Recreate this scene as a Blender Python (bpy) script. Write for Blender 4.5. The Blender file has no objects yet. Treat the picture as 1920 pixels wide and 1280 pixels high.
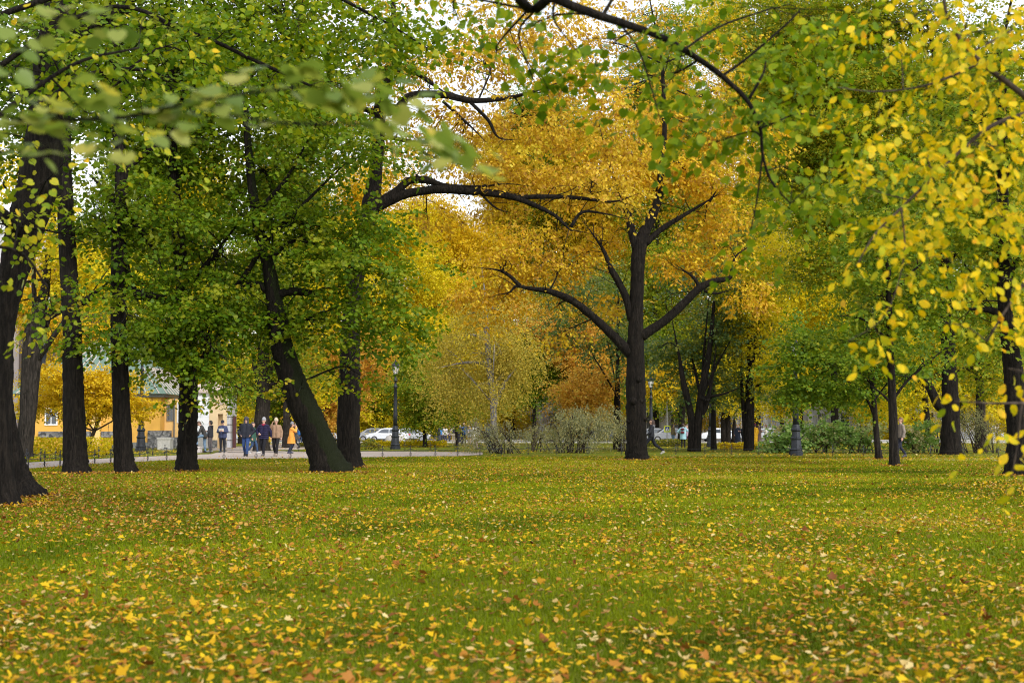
import bpy, bmesh, math, random
import numpy as np
from mathutils import Vector, Matrix

random.seed(7)
SC = bpy.context.scene
COL = SC.collection
R = math.radians

# ------------------------------------------------------------------ camera
CAM_H, FPX = 1.2, 50.0 / 36.0 * 1920.0
PITCH = math.atan(167.0 / FPX)
cd = bpy.data.cameras.new('camera')
cam = bpy.data.objects.new('camera', cd)
COL.objects.link(cam)
cam.location = (0, 0, CAM_H)
cam.rotation_euler = (R(90) + PITCH, 0, 0)
cd.lens, cd.sensor_width, cd.sensor_fit = 50, 36, 'HORIZONTAL'
cd.clip_start, cd.clip_end = 0.1, 2000
cd.dof.use_dof = True
cd.dof.focus_distance = 52
cd.dof.aperture_fstop = 3.6
cd.dof.aperture_blades = 9
SC.camera = cam
CP, SP = math.cos(PITCH), math.sin(PITCH)


def W(px, py, d):
    """the point of the place seen at pixel (px, py) of the 1920x1280 photograph, d metres ahead"""
    u, v = (px - 960) / FPX, (640 - py) / FPX
    t = d / (CP - v * SP)
    return np.array((u * t, d, CAM_H + t * (SP + v * CP)))


def G(px, py, z=0.0):
    """the ground point seen at pixel (px, py)"""
    u, v = (px - 960) / FPX, (640 - py) / FPX
    t = (z - CAM_H) / (SP + v * CP)
    return np.array((u * t, t * (CP - v * SP), z))


def gd(py):
    return float(G(960, py)[1])


# ------------------------------------------------------------------ objects
def tag(o, label=None, cat=None, group=None, kind=None):
    if label: o['label'] = label
    if cat: o['category'] = cat
    if group: o['group'] = group
    if kind: o['kind'] = kind
    return o


def empty(name, loc=(0, 0, 0), label=None, cat=None, group=None, rz=0.0):
    o = bpy.data.objects.new(name, None)
    COL.objects.link(o)
    o.location = loc
    o.rotation_euler = (0, 0, rz)
    o.empty_display_size = 0.2
    return tag(o, label, cat, group)


def link(name, me, mat=None, parent=None):
    o = bpy.data.objects.new(name, me)
    COL.objects.link(o)
    if mat is not None and not me.materials:
        me.materials.append(mat)
    if parent is not None:
        o.parent = parent
    return o


def copy_tree(o, parent=None):
    c = o.copy()
    COL.objects.link(c)
    if parent is not None:
        c.parent = parent
    for ch in list(o.children):
        copy_tree(ch, c)
    return c


class MB:
    """collects vertices and faces for one mesh object"""

    def __init__(self):
        self.v, self.f, self.n = [], [], 0

    def add(self, V, F):
        self.v.append(np.asarray(V, float).reshape(-1, 3))
        n = self.n
        self.f.extend([[i + n for i in f] for f in F])
        self.n += len(self.v[-1])

    def box(self, x0, x1, y0, y1, z0, z1):
        V = [(x, y, z) for x in (x0, x1) for y in (y0, y1) for z in (z0, z1)]
        self.add(V, [(0, 1, 3, 2), (4, 6, 7, 5), (0, 4, 5, 1), (2, 3, 7, 6), (0, 2, 6, 4), (1, 5, 7, 3)])

    def lathe(self, prof, n=12, c=(0, 0, 0)):
        V, F = [], []
        for r, z in prof:
            for k in range(n):
                a = 2 * math.pi * k / n
                V.append((c[0] + r * math.cos(a), c[1] + r * math.sin(a), c[2] + z))
        for i in range(len(prof) - 1):
            for k in range(n):
                k2 = (k + 1) % n
                F.append((i * n + k, i * n + k2, (i + 1) * n + k2, (i + 1) * n + k))
        F.append(tuple(range(n - 1, -1, -1)))
        m = (len(prof) - 1) * n
        F.append(tuple(range(m, m + n)))
        self.add(V, F)

    def tube(self, pts, rad, n=8, wob=0.0, rng=None, cap=True, lobe=None):
        P = np.asarray(pts, float)
        if np.isscalar(rad): rad = [rad] * len(P)
        T = np.gradient(P, axis=0)
        T /= np.linalg.norm(T, axis=1)[:, None] + 1e-9
        a = np.array((0, 0, 1.0)) if abs(T[0][2]) < 0.9 else np.array((1.0, 0, 0))
        u = np.cross(T[0], a); u /= np.linalg.norm(u)
        V, F = [], []
        for i in range(len(P)):
            u = u - T[i] * np.dot(u, T[i]); u /= np.linalg.norm(u) + 1e-9
            w = np.cross(T[i], u)
            ang = np.arange(n) * 2 * math.pi / n
            r = rad[i] * np.ones(n)
            if lobe is not None:
                r = r * (1 + lobe[i] * np.maximum(0, np.cos(5 * ang + .7) + .5 * np.cos(3 * ang + 2)))
            if wob and rng is not None:
                r = r * (1 + wob * rng.normal(size=n))
            V.append(P[i] + r[:, None] * (np.cos(ang)[:, None] * u + np.sin(ang)[:, None] * w))
        for i in range(len(P) - 1):
            for k in range(n):
                k2 = (k + 1) % n
                F.append((i * n + k, i * n + k2, (i + 1) * n + k2, (i + 1) * n + k))
        if cap:
            F.append(tuple(range(n - 1, -1, -1)))
            m = (len(P) - 1) * n
            F.append(tuple(range(m, m + n)))
        self.add(np.vstack(V), F)

    def poly(self, V):
        self.add(V, [tuple(range(len(V)))])

    def mesh(self, name, smooth=False):
        me = bpy.data.meshes.new(name)
        me.from_pydata(np.vstack(self.v).tolist() if self.v else [], [], self.f)
        if smooth:
            me.polygons.foreach_set('use_smooth', [True] * len(me.polygons))
        me.update()
        return me

    def build(self, name, mat, parent=None, smooth=False):
        return link(name, self.mesh(name, smooth), mat, parent)


def spline(pts, n):
    """Catmull-Rom through rows of any width, resampled to n rows"""
    P = np.asarray(pts, float)
    if len(P) == 2:
        t = np.linspace(0, 1, n)[:, None]
        return P[0] * (1 - t) + P[1] * t
    Q = np.vstack([2 * P[0] - P[1], P, 2 * P[-1] - P[-2]])
    out = []
    for s in np.linspace(0, len(P) - 1 - 1e-6, n):
        i = int(s); t = s - i
        p0, p1, p2, p3 = Q[i], Q[i + 1], Q[i + 2], Q[i + 3]
        out.append(0.5 * ((2 * p1) + (p2 - p0) * t + (2 * p0 - 5 * p1 + 4 * p2 - p3) * t * t + (3 * p1 - p0 - 3 * p2 + p3) * t ** 3))
    return np.array(out)


# ------------------------------------------------------------------ materials
def nodes(name):
    m = bpy.data.materials.new(name)
    m.use_nodes = True
    nt = m.node_tree
    b = nt.nodes.get('Principled BSDF')
    return m, nt, b


def N(nt, t, **kw):
    n = nt.nodes.new(t)
    for k, v in kw.items():
        if k.startswith('i_'):
            n.inputs[k[2:].replace('_', ' ')].default_value = v
        else:
            setattr(n, k, v)
    return n


def ramp(nt, fac, stops, interp='LINEAR'):
    r = nt.nodes.new('ShaderNodeValToRGB')
    r.color_ramp.interpolation = interp
    el = r.color_ramp.elements
    while len(el) > 1: el.remove(el[-1])
    el[0].position = stops[0][0]; el[0].color = (*stops[0][1], 1)
    for p, c in stops[1:]:
        e = el.new(p); e.color = (*c, 1)
    if fac is not None: nt.links.new(fac, r.inputs[0])
    return r


def mix(nt, fac, a, b, bt='MIX'):
    m = nt.nodes.new('ShaderNodeMix')
    m.data_type = 'RGBA'; m.blend_type = bt
    for sock, val in ((m.inputs[0], fac), (m.inputs[6], a), (m.inputs[7], b)):
        if hasattr(val, 'is_linked') or hasattr(val, 'links'):
            nt.links.new(val, sock)
        else:
            sock.default_value = val if not isinstance(val, tuple) else (*val, 1)
    return m.outputs[2]


def noise(nt, scale=5.0, detail=4.0, vec=None, rough=0.55, scl=None):
    n = N(nt, 'ShaderNodeTexNoise')
    n.inputs['Scale'].default_value = scale
    n.inputs['Detail'].default_value = detail
    n.inputs['Roughness'].default_value = rough
    if vec is None:
        vec = N(nt, 'ShaderNodeTexCoord').outputs['Object']
    if scl:
        mp = N(nt, 'ShaderNodeMapping'); mp.inputs['Scale'].default_value = scl
        nt.links.new(vec, mp.inputs[0]); vec = mp.outputs[0]
    nt.links.new(vec, n.inputs['Vector'])
    return n.outputs[0]


def bump(nt, b, h, strength=0.5, dist=0.02):
    bp = N(nt, 'ShaderNodeBump')
    bp.inputs['Strength'].default_value = strength
    bp.inputs['Distance'].default_value = dist
    nt.links.new(h, bp.inputs['Height'])
    nt.links.new(bp.outputs[0], b.inputs['Normal'])


def plain(name, col, rough=0.7, var=0.15, scale=6.0, metal=0.0, bmp=0.0, spec=0.3):
    """a painted or woven surface with a little unevenness"""
    m, nt, b = nodes(name)
    c = np.array(col)
    n = noise(nt, scale, 5)
    r = ramp(nt, n, [(0.25, tuple(c * (1 - var))), (0.75, tuple(np.minimum(c * (1 + var), 1)))])
    nt.links.new(r.outputs[0], b.inputs['Base Color'])
    b.inputs['Roughness'].default_value = rough
    b.inputs['Metallic'].default_value = metal
    b.inputs['Specular IOR Level'].default_value = spec
    if bmp:
        bump(nt, b, noise(nt, scale * 6, 4), bmp, 0.01)
    return m


def leaf_mat(name, stops, trans=0.5, rough=0.5, gloss=0.2, clu=0.0, csh=None, veins=False):
    """leaf colours differ from leaf to leaf (attribute rnd) and from spray to spray (attribute clu)"""
    m, nt, b = nodes(name)
    at = N(nt, 'ShaderNodeAttribute', attribute_name='rnd')
    r = ramp(nt, at.outputs['Fac'], stops)
    col = r.outputs[0]
    if csh:
        a2 = N(nt, 'ShaderNodeAttribute', attribute_name='clu')
        f = ramp(nt, a2.outputs['Fac'], [(csh[1], (0, 0, 0)), (csh[2], (1, 1, 1))])
        col = mix(nt, f.outputs[0], col, csh[0])
    if veins:  # blotches of paler and browner tissue
        bl = ramp(nt, noise(nt, 38, 4), [(.46, (0, 0, 0)), (.60, (.75, .75, .75))])
        col = mix(nt, bl.outputs[0], col, mix(nt, 1.0, col, (1.5, 1.15, .7), 'MULTIPLY'))
        sp = ramp(nt, noise(nt, 90, 2), [(.68, (0, 0, 0)), (.72, (.8, .8, .8))])
        col = mix(nt, sp.outputs[0], col, (.16, .08, .02))
    nt.links.new(col, b.inputs['Base Color'])
    b.inputs['Roughness'].default_value = rough
    b.inputs['Specular IOR Level'].default_value = gloss
    tr = N(nt, 'ShaderNodeBsdfTranslucent')
    nt.links.new(mix(nt, 1.0, col, (1.0, 1.0, 0.55), 'MULTIPLY'), tr.inputs[0])
    mx = N(nt, 'ShaderNodeMixShader')
    mx.inputs[0].default_value = trans
    nt.links.new(b.outputs[0], mx.inputs[1]); nt.links.new(tr.outputs[0], mx.inputs[2])
    nt.links.new(mx.outputs[0], nt.nodes['Material Output'].inputs[0])
    return m


def bark_mat(name, dark, light, moss=0.0, scl=(11, 11, 1.5), bstr=1.0, mossdir=(0, 0, 1)):
    m, nt, b = nodes(name)
    na = noise(nt, 2.4, 6, scl=scl, rough=0.6)
    nb_ = noise(nt, 2.4, 5, scl=(scl[0] * .45, scl[1] * .45, scl[2] * .4), rough=0.6)
    av = N(nt, 'ShaderNodeMath', operation='MULTIPLY_ADD'); nt.links.new(na, av.inputs[0]); av.inputs[1].default_value = .55
    hv = N(nt, 'ShaderNodeMath', operation='MULTIPLY'); nt.links.new(nb_, hv.inputs[0]); hv.inputs[1].default_value = .45
    nt.links.new(hv.outputs[0], av.inputs[2])
    n1 = av.outputs[0]
    n2 = noise(nt, 1.1, 3)
    c = ramp(nt, n1, [(0.42, tuple(np.array(dark) * .5)), (0.50, tuple(np.array(light) * .7)), (0.60, tuple(np.array(light) * 1.9))])
    c2 = mix(nt, .8, c.outputs[0], mix(nt, n2, c.outputs[0], tuple(np.array(light) * 0.9)))
    li = noise(nt, 3.2, 5, rough=.65)
    lf = ramp(nt, li, [(.60, (0, 0, 0)), (.70, (.55, .55, .55))])
    c2 = mix(nt, lf.outputs[0], c2, tuple(np.array(light) * 2.2 + np.array((.004, .008, .002))))
    if moss:
        g = N(nt, 'ShaderNodeNewGeometry')
        d = N(nt, 'ShaderNodeVectorMath', operation='DOT_PRODUCT')
        nt.links.new(g.outputs['Normal'], d.inputs[0]); d.inputs[1].default_value = mossdir
        ad = N(nt, 'ShaderNodeMath', operation='MULTIPLY_ADD')
        nt.links.new(noise(nt, 2.5, 4), ad.inputs[0]); ad.inputs[1].default_value = 1.2
        nt.links.new(d.outputs['Value'], ad.inputs[2])
        f = ramp(nt, ad.outputs[0], [(1.0 - 0.35 * moss, (0, 0, 0)), (1.35 - 0.3 * moss, (1, 1, 1))])
        c2 = mix(nt, f.outputs[0], c2, (0.009, 0.0115, 0.0035))
    nt.links.new(c2, b.inputs['Base Color'])
    b.inputs['Roughness'].default_value = 0.92
    b.inputs['Specular IOR Level'].default_value = 0.15
    bump(nt, b, n1, bstr, 0.12)
    return m


M = {}
M['bark'] = bark_mat('bark dark', (0.0025, 0.002, 0.0016), (0.013, 0.010, 0.0078), moss=0.0)
M['bark_moss'] = bark_mat('bark mossy', (0.0025, 0.002, 0.0016), (0.013, 0.010, 0.0078), moss=0.3)
M['bark_lean'] = bark_mat('bark mossy upper side', (0.0025, 0.002, 0.0015), (0.012, 0.0092, 0.007), moss=0.12, mossdir=(0.85, -0.2, 0.5))
M['bark_pale'] = bark_mat('bark grey', (0.007, 0.006, 0.005), (0.035, 0.029, 0.024), moss=0.1)
M['bark_far'] = bark_mat('bark plain', (0.004, 0.0035, 0.003), (0.019, 0.015, 0.012))
M['birch'] = bark_mat('bark birch', (0.02, 0.018, 0.016), (0.20, 0.185, 0.17), scl=(2.5, 2.5, 2.5), bstr=0.3)
M['twig'] = bark_mat('bark twig', (0.02, 0.015, 0.012), (0.06, 0.045, 0.035), bstr=0.2)

GREEN = [(0.0, (0.045, 0.10, 0.006)), (0.4, (0.095, 0.175, 0.008)), (0.75, (0.17, 0.245, 0.008)), (0.93, (0.22, 0.26, 0.016)), (1.0, (0.42, 0.32, 0.02))]
YGREEN = [(0.0, (0.09, 0.17, 0.012)), (0.4, (0.17, 0.25, 0.014)), (0.75, (0.30, 0.33, 0.016)), (1.0, (0.52, 0.40, 0.02))]
OLIVE = [(0.0, (0.075, 0.115, 0.02)), (0.45, (0.15, 0.18, 0.02)), (0.8, (0.27, 0.25, 0.025)), (1.0, (0.45, 0.33, 0.03))]
YELLOW = [(0.0, (0.34, 0.33, 0.012)), (0.35, (0.62, 0.52, 0.012)), (0.8, (0.78, 0.62, 0.016)), (1.0, (0.68, 0.42, 0.02))]
OAK = [(0.0, (0.26, 0.13, 0.03)), (0.25, (0.48, 0.27, 0.03)), (0.55, (0.68, 0.44, 0.03)), (0.85, (0.76, 0.55, 0.05)), (1.0, (0.56, 0.50, 0.05))]
GOLD = [(0.0, (0.46, 0.28, 0.012)), (0.35, (0.70, 0.48, 0.012)), (0.75, (0.80, 0.60, 0.025)), (1.0, (0.48, 0.47, 0.02))]
ORANGE = [(0.0, (0.36, 0.17, 0.035)), (0.35, (0.60, 0.30, 0.04)), (0.7, (0.74, 0.44, 0.06)), (0.9, (0.70, 0.50, 0.10)), (1.0, (0.45, 0.40, 0.04))]
BLUEGRN = [(0.0, (0.06, 0.12, 0.045)), (0.45, (0.12, 0.20, 0.06)), (0.75, (0.22, 0.27, 0.045)), (1.0, (0.45, 0.36, 0.02))]
BIRCHC = [(0.0, (0.20, 0.19, 0.035)), (0.4, (0.42, 0.35, 0.05)), (0.8, (0.66, 0.48, 0.07)), (1.0, (0.45, 0.42, 0.05))]
WILLOW = [(0.0, (0.14, 0.16, 0.09)), (0.5, (0.27, 0.27, 0.14)), (0.85, (0.42, 0.38, 0.16)), (1.0, (0.6, 0.4, 0.12))]
SHRUB = [(0.0, (0.12, 0.22, 0.05)), (0.5, (0.22, 0.36, 0.08)), (0.78, (0.34, 0.44, 0.13)), (0.9, (0.62, 0.56, 0.28)), (1.0, (0.72, 0.58, 0.30))]
M['L_green'] = leaf_mat('leaf green', GREEN, csh=((0.26, 0.28, 0.012), 0.82, 1.0))
M['L_ygreen'] = leaf_mat('leaf yellow green', YGREEN)
M['L_olive'] = leaf_mat('leaf olive', OLIVE, csh=((0.40, 0.31, 0.02), 0.7, 1.0))
M['L_yellow'] = leaf_mat('leaf yellow', YELLOW)
M['L_oak'] = leaf_mat('leaf oak', OAK, csh=((0.58, 0.46, 0.03), 0.75, 1.0))
M['L_oak2'] = leaf_mat('leaf golden oak', [(0.0, (0.26, 0.13, 0.03)), (0.25, (0.50, 0.29, 0.035)), (0.55, (0.68, 0.46, 0.022)), (0.85, (0.76, 0.58, 0.035)), (1.0, (0.50, 0.48, 0.035))], csh=((0.62, 0.34, 0.012), 0.5, 1.0))
M['L_gold'] = leaf_mat('leaf gold', GOLD)
M['L_orange'] = leaf_mat('leaf orange', ORANGE)
M['L_blue'] = leaf_mat('leaf bluish green', BLUEGRN, gloss=0.5, rough=0.4, csh=((0.28, 0.28, 0.02), 0.75, 1.0))
M['L_birch'] = leaf_mat('leaf birch', BIRCHC)
M['L_willow'] = leaf_mat('leaf willow', WILLOW)
M['L_shrub'] = leaf_mat('leaf shrub', SHRUB, csh=((0.62, 0.53, 0.28), 0.86, 0.96))
M['L_near'] = leaf_mat('leaf linden', [(0.0, (0.055, 0.12, 0.006)), (0.4, (0.12, 0.21, 0.008)), (0.75, (0.22, 0.30, 0.010)), (0.93, (0.42, 0.40, 0.012)), (1.0, (0.6, 0.40, 0.02))], trans=0.5, gloss=0.15, rough=0.5, veins=True)
M['L_nearyg'] = leaf_mat('leaf linden yellowing', [(0.0, (0.12, 0.20, 0.014)), (0.5, (0.26, 0.33, 0.02)), (0.85, (0.45, 0.42, 0.025)), (1.0, (0.66, 0.44, 0.02))], trans=0.5, veins=True)
M['L_neary'] = leaf_mat('leaf elm yellow', [(0.0, (0.16, 0.26, 0.010)), (0.22, (0.34, 0.38, 0.010)), (0.45, (0.58, 0.49, 0.010)), (0.8, (0.72, 0.55, 0.012)), (0.9, (0.74, 0.46, 0.02)), (0.97, (0.48, 0.24, 0.03)), (1.0, (0.25, 0.10, 0.02))], trans=0.5, veins=True)
M['L_fallen'] = leaf_mat('leaf fallen', [(0.0, (0.10, 0.03, 0.010)), (0.12, (0.22, 0.075, 0.015)), (0.26, (0.36, 0.155, 0.02)), (0.35, (0.40, 0.25, 0.06)), (0.41, (0.56, 0.45, 0.20)), (0.46, (0.36, 0.17, 0.010)), (0.66, (0.50, 0.30, 0.008)), (0.96, (0.56, 0.38, 0.010)), (1.0, (0.25, 0.02, 0.012))], trans=0.15, gloss=0.12)
M['L_blur'] = leaf_mat('leaf linden pale', [(0.0, (0.10, 0.17, 0.03)), (0.5, (0.22, 0.29, 0.06)), (0.85, (0.40, 0.40, 0.10)), (1.0, (0.66, 0.48, 0.05))], trans=0.55, gloss=0.4, rough=0.4)

# ------------------------------------------------------------------ leaves as meshes
def tmpl(half, mid, fold=0.12):
    """leaf outline: mid = stations along the midrib, half = half widths; two strips folded along the midrib"""
    V, F = [], []
    for y in mid: V.append((0, y, 0))
    k = len(mid)
    for y, w, zz in half: V.append((w, y, fold * w + zz))
    h = len(half)
    for y, w, zz in half: V.append((-w, y, fold * w + zz))
    F.append([k - 1 - i for i in range(k)] + [k + i for i in range(h)])
    F.append([i for i in range(k)] + [k + h + h - 1 - i for i in range(h)])
    return np.array(V, float), F


T_TINY = (np.array([(0, 0, 0), (0.42, 0.5, 0.08), (0, 1, 0), (-0.42, 0.5, 0.08)]), [[0, 1, 2], [0, 2, 3]])
T_ROUND = tmpl([(0.16, 0.40, 0), (0.6, 0.46, -0.02)], [0.06, 1.0])
T_SLIM = tmpl([(0.3, 0.14, 0), (0.7, 0.13, 0)], [0.0, 1.0])
T_OAK = tmpl([(0.22, 0.13, 0), (0.4, 0.27, 0.02), (0.5, 0.17, 0), (0.72, 0.33, 0.0), (0.86, 0.17, -0.03)], [0.0, 1.0], 0.25)
T_LINDEN = tmpl([(-0.05, 0.14, 0), (0.03, 0.32, 0), (0.2, 0.45, 0), (0.42, 0.47, -0.01), (0.65, 0.36, -0.03), (0.85, 0.15, -0.06)], [0.06, 0.5, 1.05], 0.10)
T_OVAL = tmpl([(0.1, 0.12, 0), (0.28, 0.25, 0), (0.5, 0.30, -0.01), (0.72, 0.24, -0.04), (0.9, 0.10, -0.09)], [0.0, 0.5, 1.0], 0.16)
_mp = [(0.0, 0.03), (0.10, 0.28), (0.04, 0.52), (0.30, 0.34), (0.36, 0.58), (0.5, 0.50), (0.58, 0.2), (0.76, 0.22), (0.8, 0.11)]
T_MAPLE = tmpl([(y, w, 0.06 * w) for y, w in _mp], [0.0, 0.45, 1.0], 0.10)


def leaves_mesh(name, P, T, Nn, S, rnd, clu, tm, curl=None):
    """one mesh of many leaves: P base, T midrib direction, Nn rough normal, S length"""
    TV, TF = tm
    P = np.asarray(P); n = len(P)
    T = T / (np.linalg.norm(T, axis=1)[:, None] + 1e-9)
    X = np.cross(T, Nn); X /= np.linalg.norm(X, axis=1)[:, None] + 1e-9
    Z = np.cross(X, T)
    k = len(TV)
    zz = np.repeat(TV[None, :, 2], n, 0)
    if curl is not None:
        r2 = (TV[:, 0] ** 2 + (TV[:, 1] - 0.5) ** 2)
        zz = zz + curl[:, None] * r2[None, :]
    V = P[:, None, :] + S[:, None, None] * (TV[None, :, 0, None] * X[:, None, :] + TV[None, :, 1, None] * T[:, None, :] + zz[:, :, None] * Z[:, None, :])
    V = V.reshape(-1, 3)
    lens = np.array([len(f) for f in TF])
    loop1 = np.concatenate([np.array(f) for f in TF])
    loops = (np.arange(n)[:, None] * k + loop1[None, :]).reshape(-1)
    tot = np.tile(lens, n)
    start = np.concatenate([[0], np.cumsum(tot)[:-1]])
    me = bpy.data.meshes.new(name)
    me.vertices.add(len(V)); me.vertices.foreach_set('co', V.astype(np.float32).ravel())
    me.loops.add(len(loops)); me.loops.foreach_set('vertex_index', loops.astype(np.int32))
    me.polygons.add(len(tot)); me.polygons.foreach_set('loop_start', start.astype(np.int32)); me.polygons.foreach_set('loop_total', tot.astype(np.int32))
    a = me.attributes.new('rnd', 'FLOAT', 'FACE'); a.data.foreach_set('value', np.repeat(rnd, len(TF)).astype(np.float32))
    a = me.attributes.new('clu', 'FLOAT', 'FACE'); a.data.foreach_set('value', np.repeat(clu, len(TF)).astype(np.float32))
    me.update(calc_edges=True)
    return me


def unit(v):
    return v / (np.linalg.norm(v, axis=-1, keepdims=True) + 1e-9)


COVK = 2.6


class Crown:
    """sprays of leaves on twigs, grown in blobs round a woody skeleton"""

    def __init__(self, rng, leaf, tm, per=14, tlen=0.9, droop=0.15, tilt=0.55, ratio=0.6):
        self.rng, self.leaf, self.tm, self.per, self.tlen, self.droop, self.tilt, self.ratio = rng, leaf, tm, per, tlen, droop, tilt, ratio
        self.P, self.T, self.Nn, self.S, self.rnd, self.clu = [], [], [], [], [], []

    def sprays(self, base, d, L, clu, shift=0.0, per=None):
        rng = self.rng; m = len(base); per = per or self.per
        up = np.array((0, 0, 1.0))
        d = unit(d)
        side = unit(np.cross(d, up + rng.normal(size=(m, 3)) * 0.25))
        nor = np.cross(side, d)
        t = (np.arange(per) + 0.6)[None, :] / per + rng.normal(size=(m, per)) * 0.04
        sg = np.where(np.arange(per) % 2 == 0, 1.0, -1.0)[None, :, None]
        lat = 0.22 * L[:, None, None] * rng.random((m, per, 1)) * sg * (1.1 - t[:, :, None])
        pos = base[:, None, :] + d[:, None, :] * (t * L[:, None])[:, :, None] + side[:, None, :] * lat
        pos[:, :, 2] -= self.droop * (t ** 2) * L[:, None]
        pos += rng.normal(size=pos.shape) * self.leaf * 0.35
        T = d[:, None, :] * 0.55 + side[:, None, :] * sg * 0.75 + rng.normal(size=pos.shape) * 0.3
        T[:, :, 2] -= 0.25 + self.droop
        Nn = nor[:, None, :] + rng.normal(size=pos.shape) * self.tilt
        self.P.append(pos.reshape(-1, 3)); self.T.append(T.reshape(-1, 3)); self.Nn.append(Nn.reshape(-1, 3))
        self.S.append((self.leaf * rng.uniform(0.65, 1.2, m * per)))
        r = rng.random((m, per)) * 0.75 + 0.25 * rng.random((m, 1)) + shift
        self.rnd.append(np.clip(r, 0, 1).ravel())
        self.clu.append(np.repeat(clu, per))

    def blob(self, c, rad, cov, wood=None, skel=None, r0=0.03, shift=0.0, sub=None, flat=1.0, n=None):
        """leaves in an ellipsoid: a branch from the skeleton to its centre, boughs to sub centres, twigs round these"""
        rng = self.rng
        c = np.asarray(c, float); rad = np.asarray(rad, float)
        la = self.leaf ** 2 * self.ratio * 0.85
        nl = n or int(cov * COVK * math.pi * rad[0] * rad[2] / la)
        m = max(2, nl // self.per)
        ns = sub or max(3, int(m ** 0.5 * 1.1))
        u = unit(rng.normal(size=(ns, 3))) * (rng.random((ns, 1)) ** 0.45) * 0.9
        sc = c + u * rad
        k = rng.integers(0, ns, m)
        sr = rad * (1.05 / ns ** 0.36) * np.array((1, 1, 0.75 * flat))
        off = rng.normal(size=(m, 3)) * 0.5
        base = sc[k] + off * sr
        d = off * np.array((1, 1, 0.5)) + 0.6 * (base - c) / rad.mean() + rng.normal(size=(m, 3)) * 0.35
        d[:, 2] = d[:, 2] * 0.6 - self.droop * 0.8
        cl = rng.random(ns)
        self.sprays(base, d, self.tlen * rng.uniform(0.6, 1.3, m), cl[k], shift)
        if wood is not None and skel is not None:
            j = np.argmin(np.linalg.norm(skel[:, :3] - c, axis=1) + 0.4 * np.maximum(0, skel[:, 2] - c[2]))
            s = skel[j]
            rr = min(r0, s[3] * 0.6)
            mid = (s[:3] + c) / 2 + rng.normal(size=3) * 0.12 * np.linalg.norm(c - s[:3]) + np.array((0, 0, 0.08 * np.linalg.norm(c - s[:3])))
            br = spline([s[:3], mid, c], 9)
            wood.tube(br, np.linspace(rr, rr * 0.45, 9), 6)
            for q in range(ns):
                a = br[rng.integers(3, 9)]
                md = (a + sc[q]) / 2 + rng.normal(size=3) * 0.1 * np.linalg.norm(sc[q] - a)
                wood.tube(spline([a, md, sc[q]], 6), np.linspace(rr * 0.42, rr * 0.12, 6), 4)

    def build(self, name, mat, parent, curl=0.0):
        P = np.vstack(self.P)
        cu = self.rng.normal(size=len(P)) * curl if curl else None
        me = leaves_mesh(name, P, np.vstack(self.T), np.vstack(self.Nn), np.concatenate(self.S), np.concatenate(self.rnd), np.concatenate(self.clu), self.tm, cu)
        return link(name, me, mat, parent)


def limb(wood, pts, d, n=None, sides=12, flare=False, rng=None, skel=None, wob=0.0):
    """pts rows (px, py, width_px[, depth offset]) -> a tapering tube in the place, appended to the skeleton"""
    rows = []
    for p in pts:
        dd = d + (p[3] if len(p) > 3 else 0)
        w = W(p[0], p[1], dd)
        rows.append((*w, p[2] / 2 * dd / FPX))
    n = n or (max(6, len(rows) * 5) if not flare else len(rows) * 9)
    S = spline(rows, n)
    S[:, 3] = np.maximum(S[:, 3], 0.004)
    if not flare: S[:, 3] *= np.interp(np.arange(n) / (n - 1), [0, .45, 1], [1, .95, .12])
    lob = None
    if flare:
        S = np.vstack([S[0] + np.array((0, 0, -0.25, 0)), S])
        h = S[:, 2]
        S[:, 3] *= 1 + 0.14 * np.exp(-np.maximum(h, 0) / 0.25)
        lob = .05 + .27 * np.exp(-np.maximum(h, 0) / 0.16)
    wood.tube(S[:, :3], S[:, 3], sides, wob=wob, rng=rng, lobe=lob)
    if skel is not None: skel.append(S[1:])
    return S


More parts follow.
